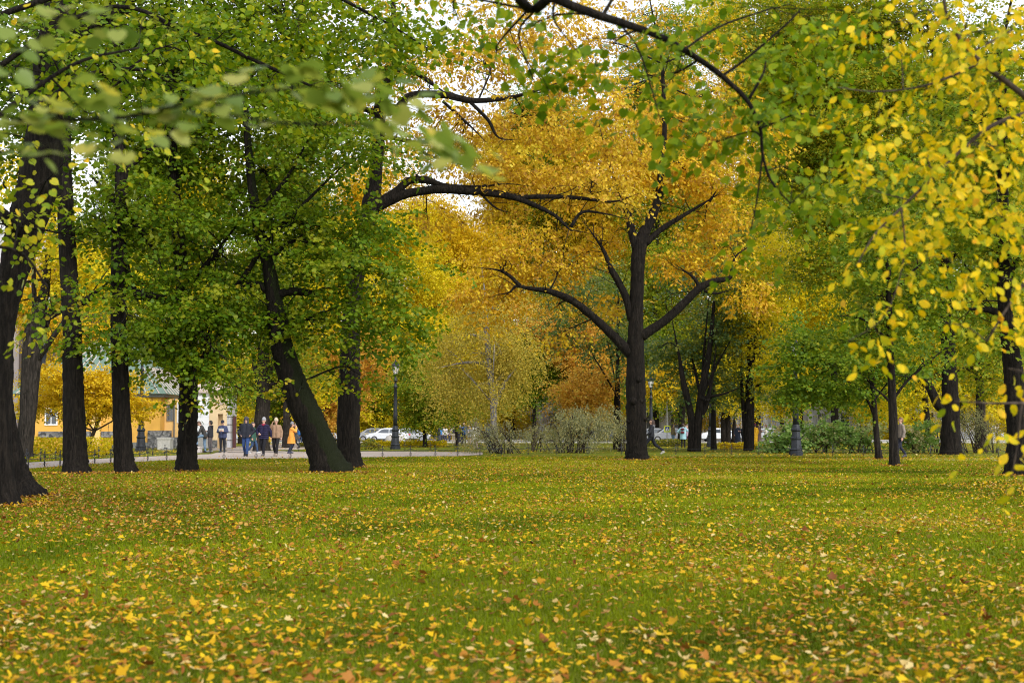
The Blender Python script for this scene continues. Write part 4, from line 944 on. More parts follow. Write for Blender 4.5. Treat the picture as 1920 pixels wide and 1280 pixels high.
# leaves caught round the feet of the trunks
xs, ys = [], []
for (px, py, r_, n_) in ((10, 948, .55, 700), (46, 932, .5, 500), (142, 888, .55, 500), (235, 887, .5, 450), (349, 884, .5, 450), (619, 886, .75, 700), (655, 877, .6, 450), (1195, 862, .7, 600), (1678, 874, .3, 250), (1649, 861, .3, 200), (1910, 892, .6, 600)):
    o = G(px, py); a = rng.uniform(0, 2 * math.pi, n_); q = r_ * .75 + rng.exponential(.38, n_)
    xs.append(o[0] + q * np.cos(a)); ys.append(o[1] + q * np.sin(a))
x, y = np.concatenate(xs), np.concatenate(ys)
me = litter('fallen_leaves', x, y, rng.uniform(.04, .085, len(x)), rng.uniform(.0, .75, len(x)), T_OAK)
link('fallen_leaves', me, M['L_fallen'])['kind'] = 'stuff'
# yellow carpet beyond the fences
x, y = rng.uniform(-1, 1, 90000), rng.uniform(62, 139, 90000)
x = x * (y * .4)
keep = .08 + .9 * np.clip(vnoise(x, y, 7, 31) - .3, 0, 1)
keep *= np.where(on_path(x, y), .08, 1)
x, y = thin(x, y, keep)
me = litter('fallen_leaves', x, y, rng.uniform(.05, .11, len(x)), rng.uniform(.3, .97, len(x)), T_ROUND, .2, .005)
link('fallen_leaves', me, M['L_fallen'])['kind'] = 'stuff'

# ------------------------------------------------------------------ iron fences, lamps
M['iron'] = plain('cast iron', (.022, .024, .03), .45, .3, 9, metal=.3, spec=.5)
M['iron_blue'] = plain('blue grey iron', (.016, .019, .027), .5, .25, 7, metal=.2, spec=.5)
m_, nt, b = nodes('lamp glass')
b.inputs['Base Color'].default_value = (.80, .78, .74, 1); b.inputs['Roughness'].default_value = .25; b.inputs['Transmission Weight'].default_value = .35
M['glass_lamp'] = m_
m_, nt, b = nodes('window glass')
b.inputs['Base Color'].default_value = (.05, .06, .075, 1); b.inputs['Roughness'].default_value = .08; b.inputs['Specular IOR Level'].default_value = .8
M['glass'] = m_


def ring(mb, c, r, t, ax=0, a0=0, a1=2 * math.pi, n=18, grow=1.0):
    P = []
    for i in range(n + 1):
        a = a0 + (a1 - a0) * i / n
        q = r * (1 - (1 - grow) * i / n)
        P.append((c[0] + q * math.cos(a), c[1], c[2] + q * math.sin(a)))
    mb.tube(P, t, 6)


pm = MB()
pm.tube([(0, 0, -.05), (0, 0, .46)], .013, 8)
pm.lathe([(.03, 0), (.03, .02), (.016, .03)], 8)
ring(pm, (0, 0, .12), .07, .008)
for s in (-1, 1):
    ring(pm, (s * .075, 0, .35),   .055, .008, a0=math.pi / 2 - s * math.pi / 2 + math.pi, a1=math.pi / 2 - s * math.pi / 2 + math.pi + s * 4.6, grow=.35)
pm.lathe([(.0, .455), (.028, .47), (.03, .49), (.01, .52), (.0, .53)], 8)
POST = pm.mesh('post', True); POST.materials.append(M['iron'])


def fence(label, pts, step=1.6):
    P = np.array([G(*p) for p in pts])
    L = np.concatenate([[0], np.cumsum(np.linalg.norm(np.diff(P, axis=0), axis=1))])
    n = max(2, int(round(L[-1] / step)))
    s = np.linspace(0, L[-1], n + 1)
    Q = np.stack([np.interp(s, L, P[:, i]) for i in range(3)], 1)
    root = empty('low_fence', Q[0], label, 'fence', 'low iron fences along the paths')
    for i in range(n + 1):
        d = Q[min(i + 1, n)] - Q[max(i - 1, 0)]
        o = link('post', POST, None, root); o.location = Q[i] - Q[0]; o.rotation_euler = (0, 0, math.atan2(d[1], d[0]))
    for i in range(n):
        a, c = Q[i] - Q[0], Q[i + 1] - Q[0]
        mb = MB(); T = []
        for t in np.linspace(0, 1, 15):
            p = a * (1 - t) + c * t
            e = min(t, 1 - t)
            T.append((p[0], p[1], .30 + .09 * math.exp(-(e / .06) ** 2) - .02 * math.sin(math.pi * t)))
        mb.tube(T, .011, 6)
        mb.build('rail', M['iron'], root, True)
    return root


fence('low scrolled iron fence between the lawn and the gravel path on the left', [(-60, 886), (57, 877.5), (108, 873.5), (205, 867.5), (255, 865), (314, 862.5), (373, 861), (435, 860), (503, 859), (573, 858.5), (640, 857.5), (716, 856.5), (787, 855.5), (862, 854), (940, 852.5)])
fence('low scrolled iron fence in front of the grey willow bushes', [(940, 852.5), (1015, 851.5), (1090, 851), (1165, 851)])
fence('low scrolled iron fence right of the golden oak behind the lawn', [(1212, 851.5), (1253, 851.5), (1330, 852), (1410, 853), (1480, 853.5)])
fence('low iron fence behind the walking man under the flowering shrubs', [(1500, 854), (1575, 854.5), (1660, 855.5), (1745, 856), (1834, 857), (1940, 858)])
fence('low iron fence in front of the yellow hedge and pavilion', [(-40, 873), (86, 864.5), (203, 858), (318, 852.5), (394, 850)])
fence('low iron fence behind the path beside the lamp post', [(560, 845.5), (690, 845), (800, 844.5), (900, 845), (1000, 845), (1100, 845)])
fence('far low iron fence before the yellow leaf carpet right of the oak', [(1230, 843), (1330, 844), (1400, 844.5), (1450, 845)])


def lamp(label, px, py, top, d=None, sc=1.0, full=True):
    d = d or gd(py)
    root = empty('street_lamp', W(px, py, d) * np.array((1, 1, 0)), label, 'street lamp', 'cast iron park lamps')
    H = 5.7 * sc
    mb = MB()
    mb.lathe([(.34, -.05), (.34, .16), (.30, .18), (.30, .26), (.33, .29), (.27, .36), (.235, .75), (.27, .80), (.27, .86), (.215, .90), (.20, 1.15), (.245, 1.20), (.25, 1.27), (.19, 1.33), (.165, 1.5)], 12)
    mb.build('base', M['iron_blue'], root)
    mb = MB()
    mb.lathe([(.15, 1.5), (.13, 2.2), (.115, 3.0), (.10, H - 1.75), (.13, H - 1.72), (.13, H - 1.64), (.085, H - 1.6), (.075, H - 1.35), (.12, H - 1.32), (.13, H - 1.25), (.07, H - 1.2), (.055, H - .95), (.09, H - .9), (.03, H - .86)], 12)
    mb.build('shaft', M['iron_blue'], root, True)
    if full:
        lt = MB()
        z0, z1 = H - .88, H - .33
        for k in range(6):
            a = k * math.pi / 3
            lt.tube([(.13 * math.cos(a), .13 * math.sin(a), z0), (.25 * math.cos(a), .25 * math.sin(a), z1)], .014, 5)
        lt.lathe([(.10, z0 - .04), (.15, z0 - .02), (.15, z0 + .02), (.10, z0 + .03)], 6)
        lt.lathe([(.29, z1 - .02), (.30, z1 + .02), (.20, z1 + .14), (.10, z1 + .19), (.09, z1 + .25), (.12, z1 + .27), (.04, z1 + .31), (.03, z1 + .38), (.0, z1 + .42)], 6)
        fr = lt.build('lantern', M['iron_blue'], root)
        gl = MB(); gl.lathe([(.115, z0 + .03), (.232, z1 - .02)], 6)
        gl.build('glass', M['glass_lamp'], fr)
    return root


lamp('dark cast iron lamp post with glass lantern standing alone by the gravel path', 741, 842, 675, sc=1.0)
lamp('dark iron lamp post between two left linden trunks before the yellow pavilion', 264, 846, 640, sc=1.12)
lamp('iron lamp post with stout ringed foot among the flowering shrubs', 1493, 853.5, 640, sc=1.0)
lamp('distant small lamp post half hidden left of the standing group', 824, 829, 760, sc=.95)
lamp('slim lamp post just right of the golden oak trunk', 1221, 836, 730, sc=.95)
lamp('thin distant lamp post beside the multi stemmed maple', 1333, 838, 700, sc=.95)


def tall_lamp(px, d):
    root = empty('candelabrum', W(px, 807, d) * np.array((1, 1, 0)), 'tall ornate dark bronze lamp column before the portico', 'lamp column')
    mb = MB()
    mb.lathe([(.75, -.05), (.75, .5), (.55, .6), (.45, 1.6), (.5, 1.7), (.34, 1.9), (.3, 3.6), (.42, 3.7), (.3, 3.9)], 14)
    mb.build('base', M['iron_blue'], root)
    mb = MB()
    mb.lathe([(.25, 3.9), (.24, 5.2), (.34, 5.5), (.40, 5.7), (.38, 5.9), (.26, 6.0), (.28, 6.2), (.24, 6.4), (.23, 7.6), (.36, 7.8), (.41, 8.0), (.36, 8.1), (.36, 8.3), (.30, 8.6), (.22, 8.8), (.20, 10.6), (.30, 10.8), (.12, 11.2)], 14)
    mb.build('shaft', M['iron_blue'], root, True)
    lt = MB(); lt.lathe([(.2, 11.2), (.45, 12.0), (.5, 12.1), (.2, 12.5), (.05, 12.9)], 6)
    lt.build('lantern', M['glass_lamp'], root)


tall_lamp(79, 118)

# ------------------------------------------------------------------ yellow pavilion and gate pier
M['yellow_wall'] = plain('yellow stucco', (.66, .36, .07), .85, .10, 1.5, bmp=.1)
M['pale_yellow'] = plain('pale yellow stucco', (.80, .52, .20), .85, .10, 1.5)
M['tan_wall'] = plain('tan stucco', (.66, .50, .30), .85, .10, 1.5)
M['white_stone'] = plain('white plaster', (.76, .76, .78), .8, .06, 2)
M['grey_band'] = plain('grey plaster', (.45, .45, .48), .8, .08, 2)
M['roof_green'] = plain('pale green roof sheet', (.14, .21, .17), .6, .14, 1.2, metal=.2)
M['roof_pink'] = plain('pinkish roof', (.50, .40, .36), .7, .15, 2)
M['cornice'] = plain('dark cornice', (.17, .17, .16), .7, .15, 3)
m_, nt, b = nodes('rubble stone')
vo = N(nt, 'ShaderNodeTexVoronoi'); vo.inputs['Scale'].default_value = 5.5
tcn = N(nt, 'ShaderNodeTexCoord'); nt.links.new(tcn.outputs['Object'], vo.inputs['Vector'])
c = ramp(nt, vo.outputs['Color'], [(.2, (.06, .06, .065)), (.8, (.22, .21, .20))])
nt.links.new(c.outputs[0], b.inputs['Base Color']); b.inputs['Roughness'].default_value = .95
bump(nt, b, vo.outputs['Distance'], .9, .08)
M['rubble'] = m_


def frame_window(parent, x, y, z, w, h, fm, nm='window', axis='x', proud=.05):
    """a window whose frame stands on a wall facing -y (axis x) or +x (axis y)"""
    mb = MB(); t = .09
    for (x0, x1, z0, z1) in ((-w / 2 - t, -w / 2, -h / 2 - t, h / 2 + t), (w / 2, w / 2 + t, -h / 2 - t, h / 2 + t), (-w / 2, w / 2, h / 2, h / 2 + t), (-w / 2, w / 2, -h / 2 - t, -h / 2), (-.025, .025, -h / 2, h / 2), (-w / 2, -.025, h * .12, h * .12 + .04), (.025, w / 2, h * .12, h * .12 + .04)):
        mb.box(x0, x1, -proud, .0, z0, z1)
    o = mb.build(nm, fm, parent); o.location = (x, y - .003, z)
    if axis == 'y': o.rotation_euler = (0, 0, R(90))
    p = MB(); p.box(-w / 2, w / 2, -.02, -.004, -h / 2, h / 2)
    p.build('pane', M['glass'], o)
    return o


X0, Y0 = -36.5, 98.0
pav = empty('pavilion', (-30, Y0, 0), 'low yellow pavilion with a pale green sheet metal roof', 'building')
mb = MB(); mb.box(-3.9, 5.8, 0, 10, -.1, 3.5); wl = mb.build('wall', M['yellow_wall'], pav)
mb = MB(); mb.box(1.15, 1.75, -.25, -.003, 0, 3.3); mb.build('pilaster', M['pale_yellow'], pav)
mb = MB(); mb.box(5.803, 7.2, 1.2, 8, -.1, 3.4); mb.build('side_wall', M['pale_yellow'], pav)
for (x0, x1, z0, z1) in ((-2.5, 1.1, .75, 1.15), (1.8, 2.6, .75, 1.15)):
    mb = MB(); mb.box(x0, x1, -.2, -.004, z0, z1); mb.build('stone_course', M['rubble'], pav)
mb = MB(); mb.box(5.0, 6.6, -.22, -.004, 0, 1.2); mb.box(6.4, 7.35, -.21, 1.19, 0, .75); mb.build('stone_plinth', M['rubble'], pav)
mb = MB(); mb.box(2.6, 5.0, -.4, -.006, 0, .4); mb.build('stone_step', M['cornice'], pav)
mb = MB(); mb.box(-4.2, 6.1, -.35, 10.3, 3.5, 3.72); cn = mb.build('cornice', M['cornice'], pav)
mb = MB()
e = [(-4.4, -.6, 3.72), (6.3, -.6, 3.72), (6.3, 10.6, 3.72), (-4.4, 10.6, 3.72)]; rg = [(-.2, 5, 7.6), (2.2, 5, 7.6)]
mb.add(e + rg, [(0, 1, 5, 4), (1, 2, 5), (2, 3, 4, 5), (3, 0, 4), (3, 2, 1, 0)])
rf = mb.build('roof', M['roof_green'], pav)
mb = MB()
for k in range(12):
    t = (k + .5) / 12
    a = np.array(e[0]) * (1 - t) + np.array(e[1]) * t; c_ = np.array(rg[0]) * (1 - t) + np.array(rg[1]) * t
    mb.tube([a + (0, 0, .03), c_ + (0, 0, .03)], .035, 4)
    a = np.array(e[1]) * (1 - t) + np.array(e[2]) * t; mb.tube([a + (0, 0, .03), (a * .5 + np.array(rg[1]) * .5) * np.array((1, 1, 1)) + (0, 0, .03)], .035, 4)
mb.build('seam', M['roof_pink'], rf)
mb = MB()
for i in range(9):
    a0_, a1_ = math.pi * i / 9, math.pi * (i + 1) / 9
    f = lambda a, y_: (-1.9 + .6 * math.cos(a), y_, 5.3 + .6 * math.sin(a))
    V = [f(a0_, .6), f(a1_, .6), f(a1_, 4), f(a0_, 4)]
    mb.poly(V); mb.poly([f(a0_, .6), f(a1_, .6), (-1.9, .6, 5.3)])
mb.box(-2.5, -1.3, .602, 4, 4.5, 5.3)
mb.build('dormer', M['roof_green'], rf)
frame_window(pav, -1.7, 0, 2.15, .7, 1.0, M['white_stone']); frame_window(pav, .4, 0, 2.15, .5, 1.0, M['white_stone'])
frame_window(pav, 6.2, 1.2, 2.45, .32, 1.0, M['cornice']); frame_window(pav, 6.95, 1.2, 2.45, .38, 1.25, M['white_stone'])
mb = MB(); mb.tube([(6.5, 1.1, 0), (6.5, 1.1, 3.45)], .05, 8); mb.build('drainpipe', M['cornice'], pav)

gp = empty('gate_pier', (-20.6, 98.5, 0), 'white rusticated gate pier with a tan niche facing the path', 'gate pier')
mb = MB()
for k in range(7):
    mb.box(-1.75, -.35, 0, 2.2, .02 + k * .54, .50 + k * .54)
mb.box(-1.72, -.38, .04, 2.16, 0, 3.8)
mb.build('white_face', M['white_stone'], gp)
mb = MB(); mb.box(-.345, .25, .02, 2.2, 0, 3.75); mb.box(.6, .88, .02, 2.2, 0, 3.75); mb.box(.255, .595, .022, 2.2, 2.35, 3.75); mb.box(.255, .595, .4, 2.2, 0, 2.345)
mb.build('tan_face', M['tan_wall'], gp)
mb = MB()
for k in range(7): mb.box(.885, 1.12, .03, 2.2, .02 + k * .54, .50 + k * .54)
mb.build('quoin', M['grey_band'], gp)
mb = MB(); mb.box(.18, .66, -.02, .018, 3.0, 3.22); mb.build('plaque', M['roof_pink'], gp)
mb = MB(); mb.box(-.342, .24, -.03, .016, 0, .55); mb.box(.61, .88, -.03, .016, 0, .55); mb.build('plinth', M['rubble'], gp)
mb = MB(); mb.box(-1.95, 1.3, -.2, 2.4, 3.8, 4.0); mb.add([(-1.95, -.2, 4.0), (1.3, -.2, 4.0), (1.3, 2.4, 4.0), (-1.95, 2.4, 4.0), (-.9, 1.1, 4.6), (.3, 1.1, 4.6)], [(0, 1, 5, 4), (1, 2, 5), (2, 3, 4, 5), (3, 0, 4)])
mb.build('roof', M['roof_pink'], gp)
gpw = MB(); gpw.box(-19.4, -19.2, 99.0, 99.2, 0, 2.2)
tag(gpw.build('gate_post', plain('maroon paint', (.08, .03, .03), .6)), 'slim dark maroon post right of the white gate pier', 'post')

mb = MB(); mb.box(-.40, .40, -.4, .4, -.02, .66); mb.box(-.44, .44, -.44, .44, .662, .76); mb.box(-.3, .3, -.3, .3, .74, .78)
o = mb.build('stone_bin', plain('pale granite', (.50, .48, .45), .85, .2, 14, bmp=.4)); o.location = G(310, 843)
tag(o, 'square pale granite bin beside the pavilion plinth', 'bin')
mb = MB()
mb.box(-.32, .32, -.28, .28, -.02, .30); mb.box(-.28, .28, -.24, .24, .30, .34)
o = mb.build('granite_block', plain('pinkish granite', (.52, .46, .45), .85, .2, 14, bmp=.4)); BLK = W(375, 807, 77.2) * np.array((1, 1, 0)); o.location = BLK
tag(o, 'low pinkish granite block under the raised foot of the man in pale jeans', 'stone block')
mb = MB(); mb.box(-.5, .5, -.5, .5, -.02, 1.05)
o = mb.build('granite_bollard', M['kerb']); o.location = W(381, 807, 96) * np.array((1, 1, 0)); tag(o, 'pale squat stone post at the foot of the white gate pier', 'bollard')
for i, px in enumerate((733, 748)):
    mb = MB(); mb.lathe([(.5, -.02), (.55, .2), (.5, .5), (.35, .75), (.1, .88), (0, .9)], 14)
    o = mb.build('stone_ball_bollard', M['kerb'], None, True); o.location = W(px, 807, 118) * np.array((1, 1, 0))
    tag(o, ('round pale stone bollard just left of the lamp post foot', 'round pale stone bollard just right of the lamp post foot')[i], 'bollard', 'round bollards along the road')

# ------------------------------------------------------------------ portico and street facades
M['portico'] = plain('pinkish limestone', (.50, .43, .40), .85, .12, .5)
M['portico_dark'] = plain('dark granite wall', (.22, .20, .20), .85, .2, .6)  # dark grey stone for the whole wall behind the pilasters
M['bronze'] = plain('dark bronze', (.05, .05, .055), .5, .3, 2, metal=.5)
por = empty('portico', (-57, 168, 0), 'tall pale stone portico with pilasters and steep gable at far left', 'building')
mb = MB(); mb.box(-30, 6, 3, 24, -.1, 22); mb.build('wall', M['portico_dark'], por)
for x in (-14, -9.5, -5, -2.6, .2, 3.3):
    mb = MB(); w_ = 1.5 if x != .2 else .5
    mb.box(x - w_ / 2 - .25, x + w_ / 2 + .25, 1.2, 2.998, -.1, 1.4); mb.box(x - w_ / 2, x + w_ / 2, 1.5, 2.997, 1.4, 15)
    cl = mb.build('column', M['portico'], por)
    mb = MB(); mb.add([(x - w_ / 2, 1.45, 15.002), (x + w_ / 2, 1.45, 15.002), (x + w_ / 2, 2.99, 15.002), (x - w_ / 2, 2.99, 15.002), (x - w_ / 2 - .5, 1, 16.9), (x + w_ / 2 + .5, 1, 16.9), (x + w_ / 2 + .5, 2.99, 16.9), (x - w_ / 2 - .5, 2.99, 16.9)], [(0, 1, 5, 4), (1, 2, 6, 5), (2, 3, 7, 6), (3, 0, 4, 7), (4, 5, 6, 7), (3, 2, 1, 0)])
    mb.build('capital', M['bronze'], cl)
mb = MB(); mb.box(-30.3, 6.3, .8, 3.2, 16.902, 18.2); mb.box(-30.6, 6.6, .5, 3.3, 18.203, 18.9); mb.box(-30.2, 6.2, .9, 3.4, 18.903, 21.8); mb.build('entablature', M['portico'], por)
mb = MB()
gx = -.6
mb.add([(gx - 7, 1.2, 21.803), (gx + 7, 1.2, 21.803), (gx, 1.2, 28.4), (gx - 7, 24, 21.803), (gx + 7, 24, 21.803), (gx, 24, 28.4)], [(0, 1, 2), (3, 5, 4), (1, 4, 5, 2), (0, 2, 5, 3)])
gb = mb.build('gable', M['grey_band'], por)
for s in (-1, 1):
    for q, (o1, o2, th) in enumerate(((0, .55, .6), (.55, .95, .95))):
        mb = MB()
        P0, P1 = np.array((gx + s * 7.6, 0, 21.4)), np.array((gx, 0, 28.6))
        nn = np.array((P1[2] - P0[2], 0, -(P1[0] - P0[0]))); nn = nn / np.linalg.norm(nn) * (1 if s > 0 else -1)
        V = []
        for y_ in (1.19 - th, 1.19):
            for p in (P0 + nn * o1, P1 + nn * o1, P1 + nn * o2, P0 + nn * o2): V.append((p[0], y_, p[2]))
        mb.add(V, [(0, 1, 2, 3), (7, 6, 5, 4), (0, 4, 5, 1), (1, 5, 6, 2), (2, 6, 7, 3), (3, 7, 4, 0)])
        mb.build('raking_cornice', M['white_stone'], gb)


def facade(label, x0, x1, y, storeys, col, bays, sh=4.0, seed=0, pil=True, roofc='roof_pink'):
    root = empty('town_house', ((x0 + x1) / 2, y, .12), label, 'building', 'facades across the street')
    L = x1 - x0; H = storeys * sh + .6
    m = plain('facade', col, .85, .07, .4)
    mb = MB(); mb.box(-L / 2, L / 2, 0, 14, -.2, H); mb.build('wall', m, root)
    mb = MB(); mb.box(-L / 2 - .3, L / 2 + .3, -.5, 14.3, H + .002, H + .6); mb.build('cornice', M['white_stone'], root)
    mb = MB(); mb.add([(-L / 2, -.2, H + .602), (L / 2, -.2, H + .602), (L / 2, 14, H + .602), (-L / 2, 14, H + .602), (-L / 2 + 2, 7, H + 3.6), (L / 2 - 2, 7, H + 3.6)], [(0, 1, 5, 4), (1, 2, 5), (2, 3, 4, 5), (3, 0, 4)]); mb.build('roof', M[roofc], root)
    mb = MB(); mb.box(-L / 2, L / 2, -.12, -.003, 0, .9); mb.build('plinth', M['grey_band'], root)
    bw = L / bays
    proto = None
    for s in range(storeys):
        for k in range(bays):
            xx, zz = -L / 2 + (k + .5) * bw, s * sh + 2.35
            if proto is None:
                proto = frame_window(root, xx, 0, zz, bw * .36, 2.2, M['white_stone'], proud=.1)
            else:
                c = copy_tree(proto, root); c.location = (xx, -.003, zz)
    if pil:
        pm_ = None
        for k in range(bays + 1):
            if pm_ is None:
                mb = MB(); mb.box(-.3, .3, -.25, -.004, .9, H); pm_ = mb.mesh('pilaster'); pm_.materials.append(M['white_stone'])
            link('pilaster', pm_, None, root).location = (-L / 2 + .3 + k * (L - .6) / bays, 0, 0)
    return root


facade('cream street facade with pilasters behind the lamp post', -36, -12, 188, 2, (.66, .56, .42), 9, 4.6)
facade('pale beige street facade far behind the willow bushes', -11, 13, 192, 3, (.62, .57, .52), 8, 4.0)
facade('white street facade behind the crosswalk sign', 13.6, 26, 187, 3, (.70, .70, .70), 4, 4.2)
facade('light grey street facade behind the twin dark trunks', 27.5, 49, 190, 3, (.55, .56, .60), 7, 4.2)
facade('pale pinkish street facade at the far right', 50, 80, 188, 2, (.66, .58, .52), 9, 4.4)
facade('grey street facade behind the white car and gate pier', -56, -37, 190, 2, (.56, .52, .48), 6, 4.4)

# ------------------------------------------------------------------ cars and the sign
M['tyre'] = plain('tyre rubber', (.02, .02, .02), .9)
M['rim'] = plain('rim metal', (.45, .45, .47), .35, metal=.8)
M['headlight'] = plain('headlight', (.75, .75, .78), .15, spec=.8)
M['tail'] = plain('tail light', (.45, .02, .02), .25)
wh = MB(); wh.lathe([(.22, -.11), (.31, -.11), (.33, -.08), (.33, .08), (.31, .11), (.22, .11)], 20)
wh.v = [v[:, [0, 2, 1]] for v in wh.v]; TY = wh.mesh('tyre', True); TY.materials.append(M['tyre'])
wh = MB(); wh.lathe([(.215, -.112), (.215, .09), (.05, .07), (.04, .115)], 16); wh.v = [v[:, [0, 2, 1]] for v in wh.v]; RM = wh.mesh('rim'); RM.materials.append(M['rim'])


def car(label, px, d, col, yaw=0, kind='sedan', group='cars in the street'):
    p = W(px, 807, d); root = empty('parked_car', (p[0], d, 0), label, 'car', group, rz=R(yaw))
    paint = plain('car paint', col, .28, .03, 1, spec=.6)
    if kind == 'van':
        body = [(-2.3, .35), (-2.35, 1.0), (-2.3, 1.95), (-2.0, 2.1), (1.0, 2.1), (1.5, 1.9), (2.1, 1.15), (2.45, .95), (2.5, .4)]
        win = [[(-1.9, 1.2), (-1.9, 1.85), (-.5, 1.85), (-.5, 1.2)], [(-.4, 1.2), (-.4, 1.85), (.9, 1.85), (1.35, 1.75), (1.75, 1.2)]]
    else:
        body = [(-2.15, .35), (-2.2, .75), (-2.05, .95), (-1.5, 1.02), (-.95, 1.38), (-.55, 1.46), (.35, 1.46), (.7, 1.38), (1.25, 1.0), (1.95, .86), (2.15, .7), (2.2, .35)]
        win = [[(-1.25, 1.0), (-.85, 1.32), (-.2, 1.36), (-.2, .98)], [(-.12, .98), (-.12, 1.36), (.35, 1.36), (.62, 1.3), (1.02, .98)]]
    n = len(body); V, F = [], []
    for y_, ins in ((-.88, 0), (.88, 0)):
        for x_, z_ in body:
            tk = .14 * max(0, (z_ - .95)) / .5
            V.append((x_, y_ * (1 - tk), z_))
    F = [tuple(range(n)), tuple(range(2 * n - 1, n - 1, -1))] + [(i, i + n, (i + 1) % n + n, (i + 1) % n) for i in range(n)]
    me = bpy.data.meshes.new('body'); me.from_pydata(V, [], F); bm = bmesh.new(); bm.from_mesh(me); bmesh.ops.recalc_face_normals(bm, faces=bm.faces)
    bmesh.ops.bevel(bm, geom=list(bm.edges), offset=.05, segments=2, affect='EDGES', clamp_overlap=True); bm.to_mesh(me); bm.free()
    link('body', me, paint, root)
    for wv in win:
        for s in (-1, 1):
            mb = MB(); V = []
            for x_, z_ in wv:
                tk = .14 * max(0, (z_ - .95)) / .5
                V.append((x_, s * (.885 * (1 - tk) + .006), z_))
            V += [(a, b_ - s * .03, c_) for a, b_, c_ in V]
            k = len(wv); mb.add(V, [tuple(range(k)), tuple(range(2 * k - 1, k - 1, -1))] + [(i, (i + 1) % k, (i + 1) % k + k, i + k) for i in range(k)])
            mb.build('side_window', M['glass'], root)
    a, c_ = (body[6 if kind == 'van' else 8], body[5 if kind == 'van' else 7]) if kind == 'van' else (body[8], body[7])
    mb = MB(); mb.add([(a[0] - .05, -.72, a[1] + .02), (a[0] - .05, .72, a[1] + .02), (c_[0] + .03, .64, c_[1] - .01), (c_[0] + .03, -.64, c_[1] - .01)] + [(a[0] - .09, -.72, a[1]), (a[0] - .09, .72, a[1]), (c_[0] - .01, .64, c_[1] - .03), (c_[0] - .01, -.64, c_[1] - .03)], [(0, 1, 2, 3), (7, 6, 5, 4), (0, 4, 5, 1), (1, 5, 6, 2), (2, 6, 7, 3), (3, 7, 4, 0)])
    mb.v = [v + np.array((.05, 0, .02)) for v in mb.v]
    mb.build('windscreen', M['glass'], root)
    xw = 1.35
    for x_ in (-xw, xw):
        for s in (-1, 1):
            t_ = link('wheel', TY, None, root); t_.location = (x_, s * .80, .33); t_.rotation_euler = (0, 0, 0 if s < 0 else math.pi)
            link('rim', RM, None, t_)
    for s in (-1, 1):
        mb = MB(); mb.box(2.1, 2.23 if kind != 'van' else 2.5, s * .62 - .16, s * .62 + .16, .62, .76); mb.build('headlight', M['headlight'], root)
        mb = MB(); mb.box(-2.24 if kind != 'van' else -2.38, -2.1, s * .66 - .12, s * .66 + .12, .72, .88); mb.build('taillight', M['tail'], root)
    return root


WHT = (.36, .37, .39)
car('white car in the road between the man in the cap and the hooded walker', 432, 147, WHT, 0)
car('white car in the road left of the lamp post by the pale trunk', 706, 152, WHT, 0)
car('silver white car in the road left of the lamp post foot', 728, 147, (.6, .62, .65), 180)
car('white car in the road just right of the lamp post', 768, 151, WHT, 0)
car('bright yellow van under the willow bush branches', 1143, 158, (.80, .62, .01), 180, 'van')
car('dark blue grey car in front of the yellow van', 1130, 150, (.03, .035, .05), 0)
car('white car in the road behind the crosswalk sign pole', 1228, 152, WHT, 0)
car('white car with red lights beside the man in the olive jacket', 1256, 146, WHT, 180)
car('pale car between the dark trunks right of the multi stemmed maple', 1352, 149, (.7, .72, .75), 0)
car('white car partly hidden behind the flowering shrubs', 1440, 150, WHT, 0)
car('pale blue grey car at the far left behind the trunks', 8, 112, (.45, .5, .58), 0)
for px, yaw_, lab in ((600, 0, 'white car glimpsed right of the leaning trunk'), (562, 180, 'white car behind the woman in the orange coat')):
    car(lab, px, 149, WHT, yaw_)

sg = empty('crosswalk_sign', W(1251, 807, 121) * np.array((1, 1, 0)), 'blue and white pedestrian crossing sign on a bright yellow board', 'road sign')
mb = MB(); mb.tube([(0, 0, -.05), (0, 0, 6.4)], .06, 10); mb.build('pole', M['grey_band'], sg)
M['sign_yellow'] = plain('fluorescent yellow', (.72, .80, .05), .5, .02)
M['sign_blue'] = plain('sign blue', (.01, .05, .30), .5, .02)
M['sign_white'] = plain('sign white', (.85, .85, .86), .5, .02)
M['sign_black'] = plain('sign black', (.01, .01, .012), .5, .02)
mb = MB(); mb.box(-.27, .27, -.10, -.07, 1.08, 1.62); bd = mb.build('board', M['sign_yellow'], sg)
mb = MB(); mb.box(-.18, .18, -.108, -.103, 1.17, 1.53); mb.build('blue_square', M['sign_blue'], bd)
mb = MB(); mb.add([(-.155, -.114, 1.19), (.155, -.114, 1.19), (0, -.114, 1.50)] + [(-.155, -.110, 1.19), (.155, -.110, 1.19), (0, -.110, 1.50)], [(0, 1, 2), (5, 4, 3), (0, 3, 4, 1), (1, 4, 5, 2), (2, 5, 3, 0)]); mb.build('white_triangle', M['sign_white'], bd)
mb = MB()
for a, c_ in (((0, 1.34), (.005, 1.27)), ((.005, 1.27), (-.045, 1.20)), ((.005, 1.27), (.05, 1.21)), ((0, 1.33), (.045, 1.28)), ((0, 1.33), (-.04, 1.27))):
    mb.tube([(a[0], -.117, a[1]), (c_[0], -.117, c_[1])], .012, 6)
mb.lathe([(.0, 1.352), (.02, 1.372), (.0, 1.392)], 8, (0, -.117, 0)); mb.build('walking_figure', M['sign_black'], bd)

# ------------------------------------------------------------------ people
M['skin'] = plain('skin', (.55, .33, .25), .6, .05, 8)
M['eye'] = plain('eye', (.02, .015, .01), .3)


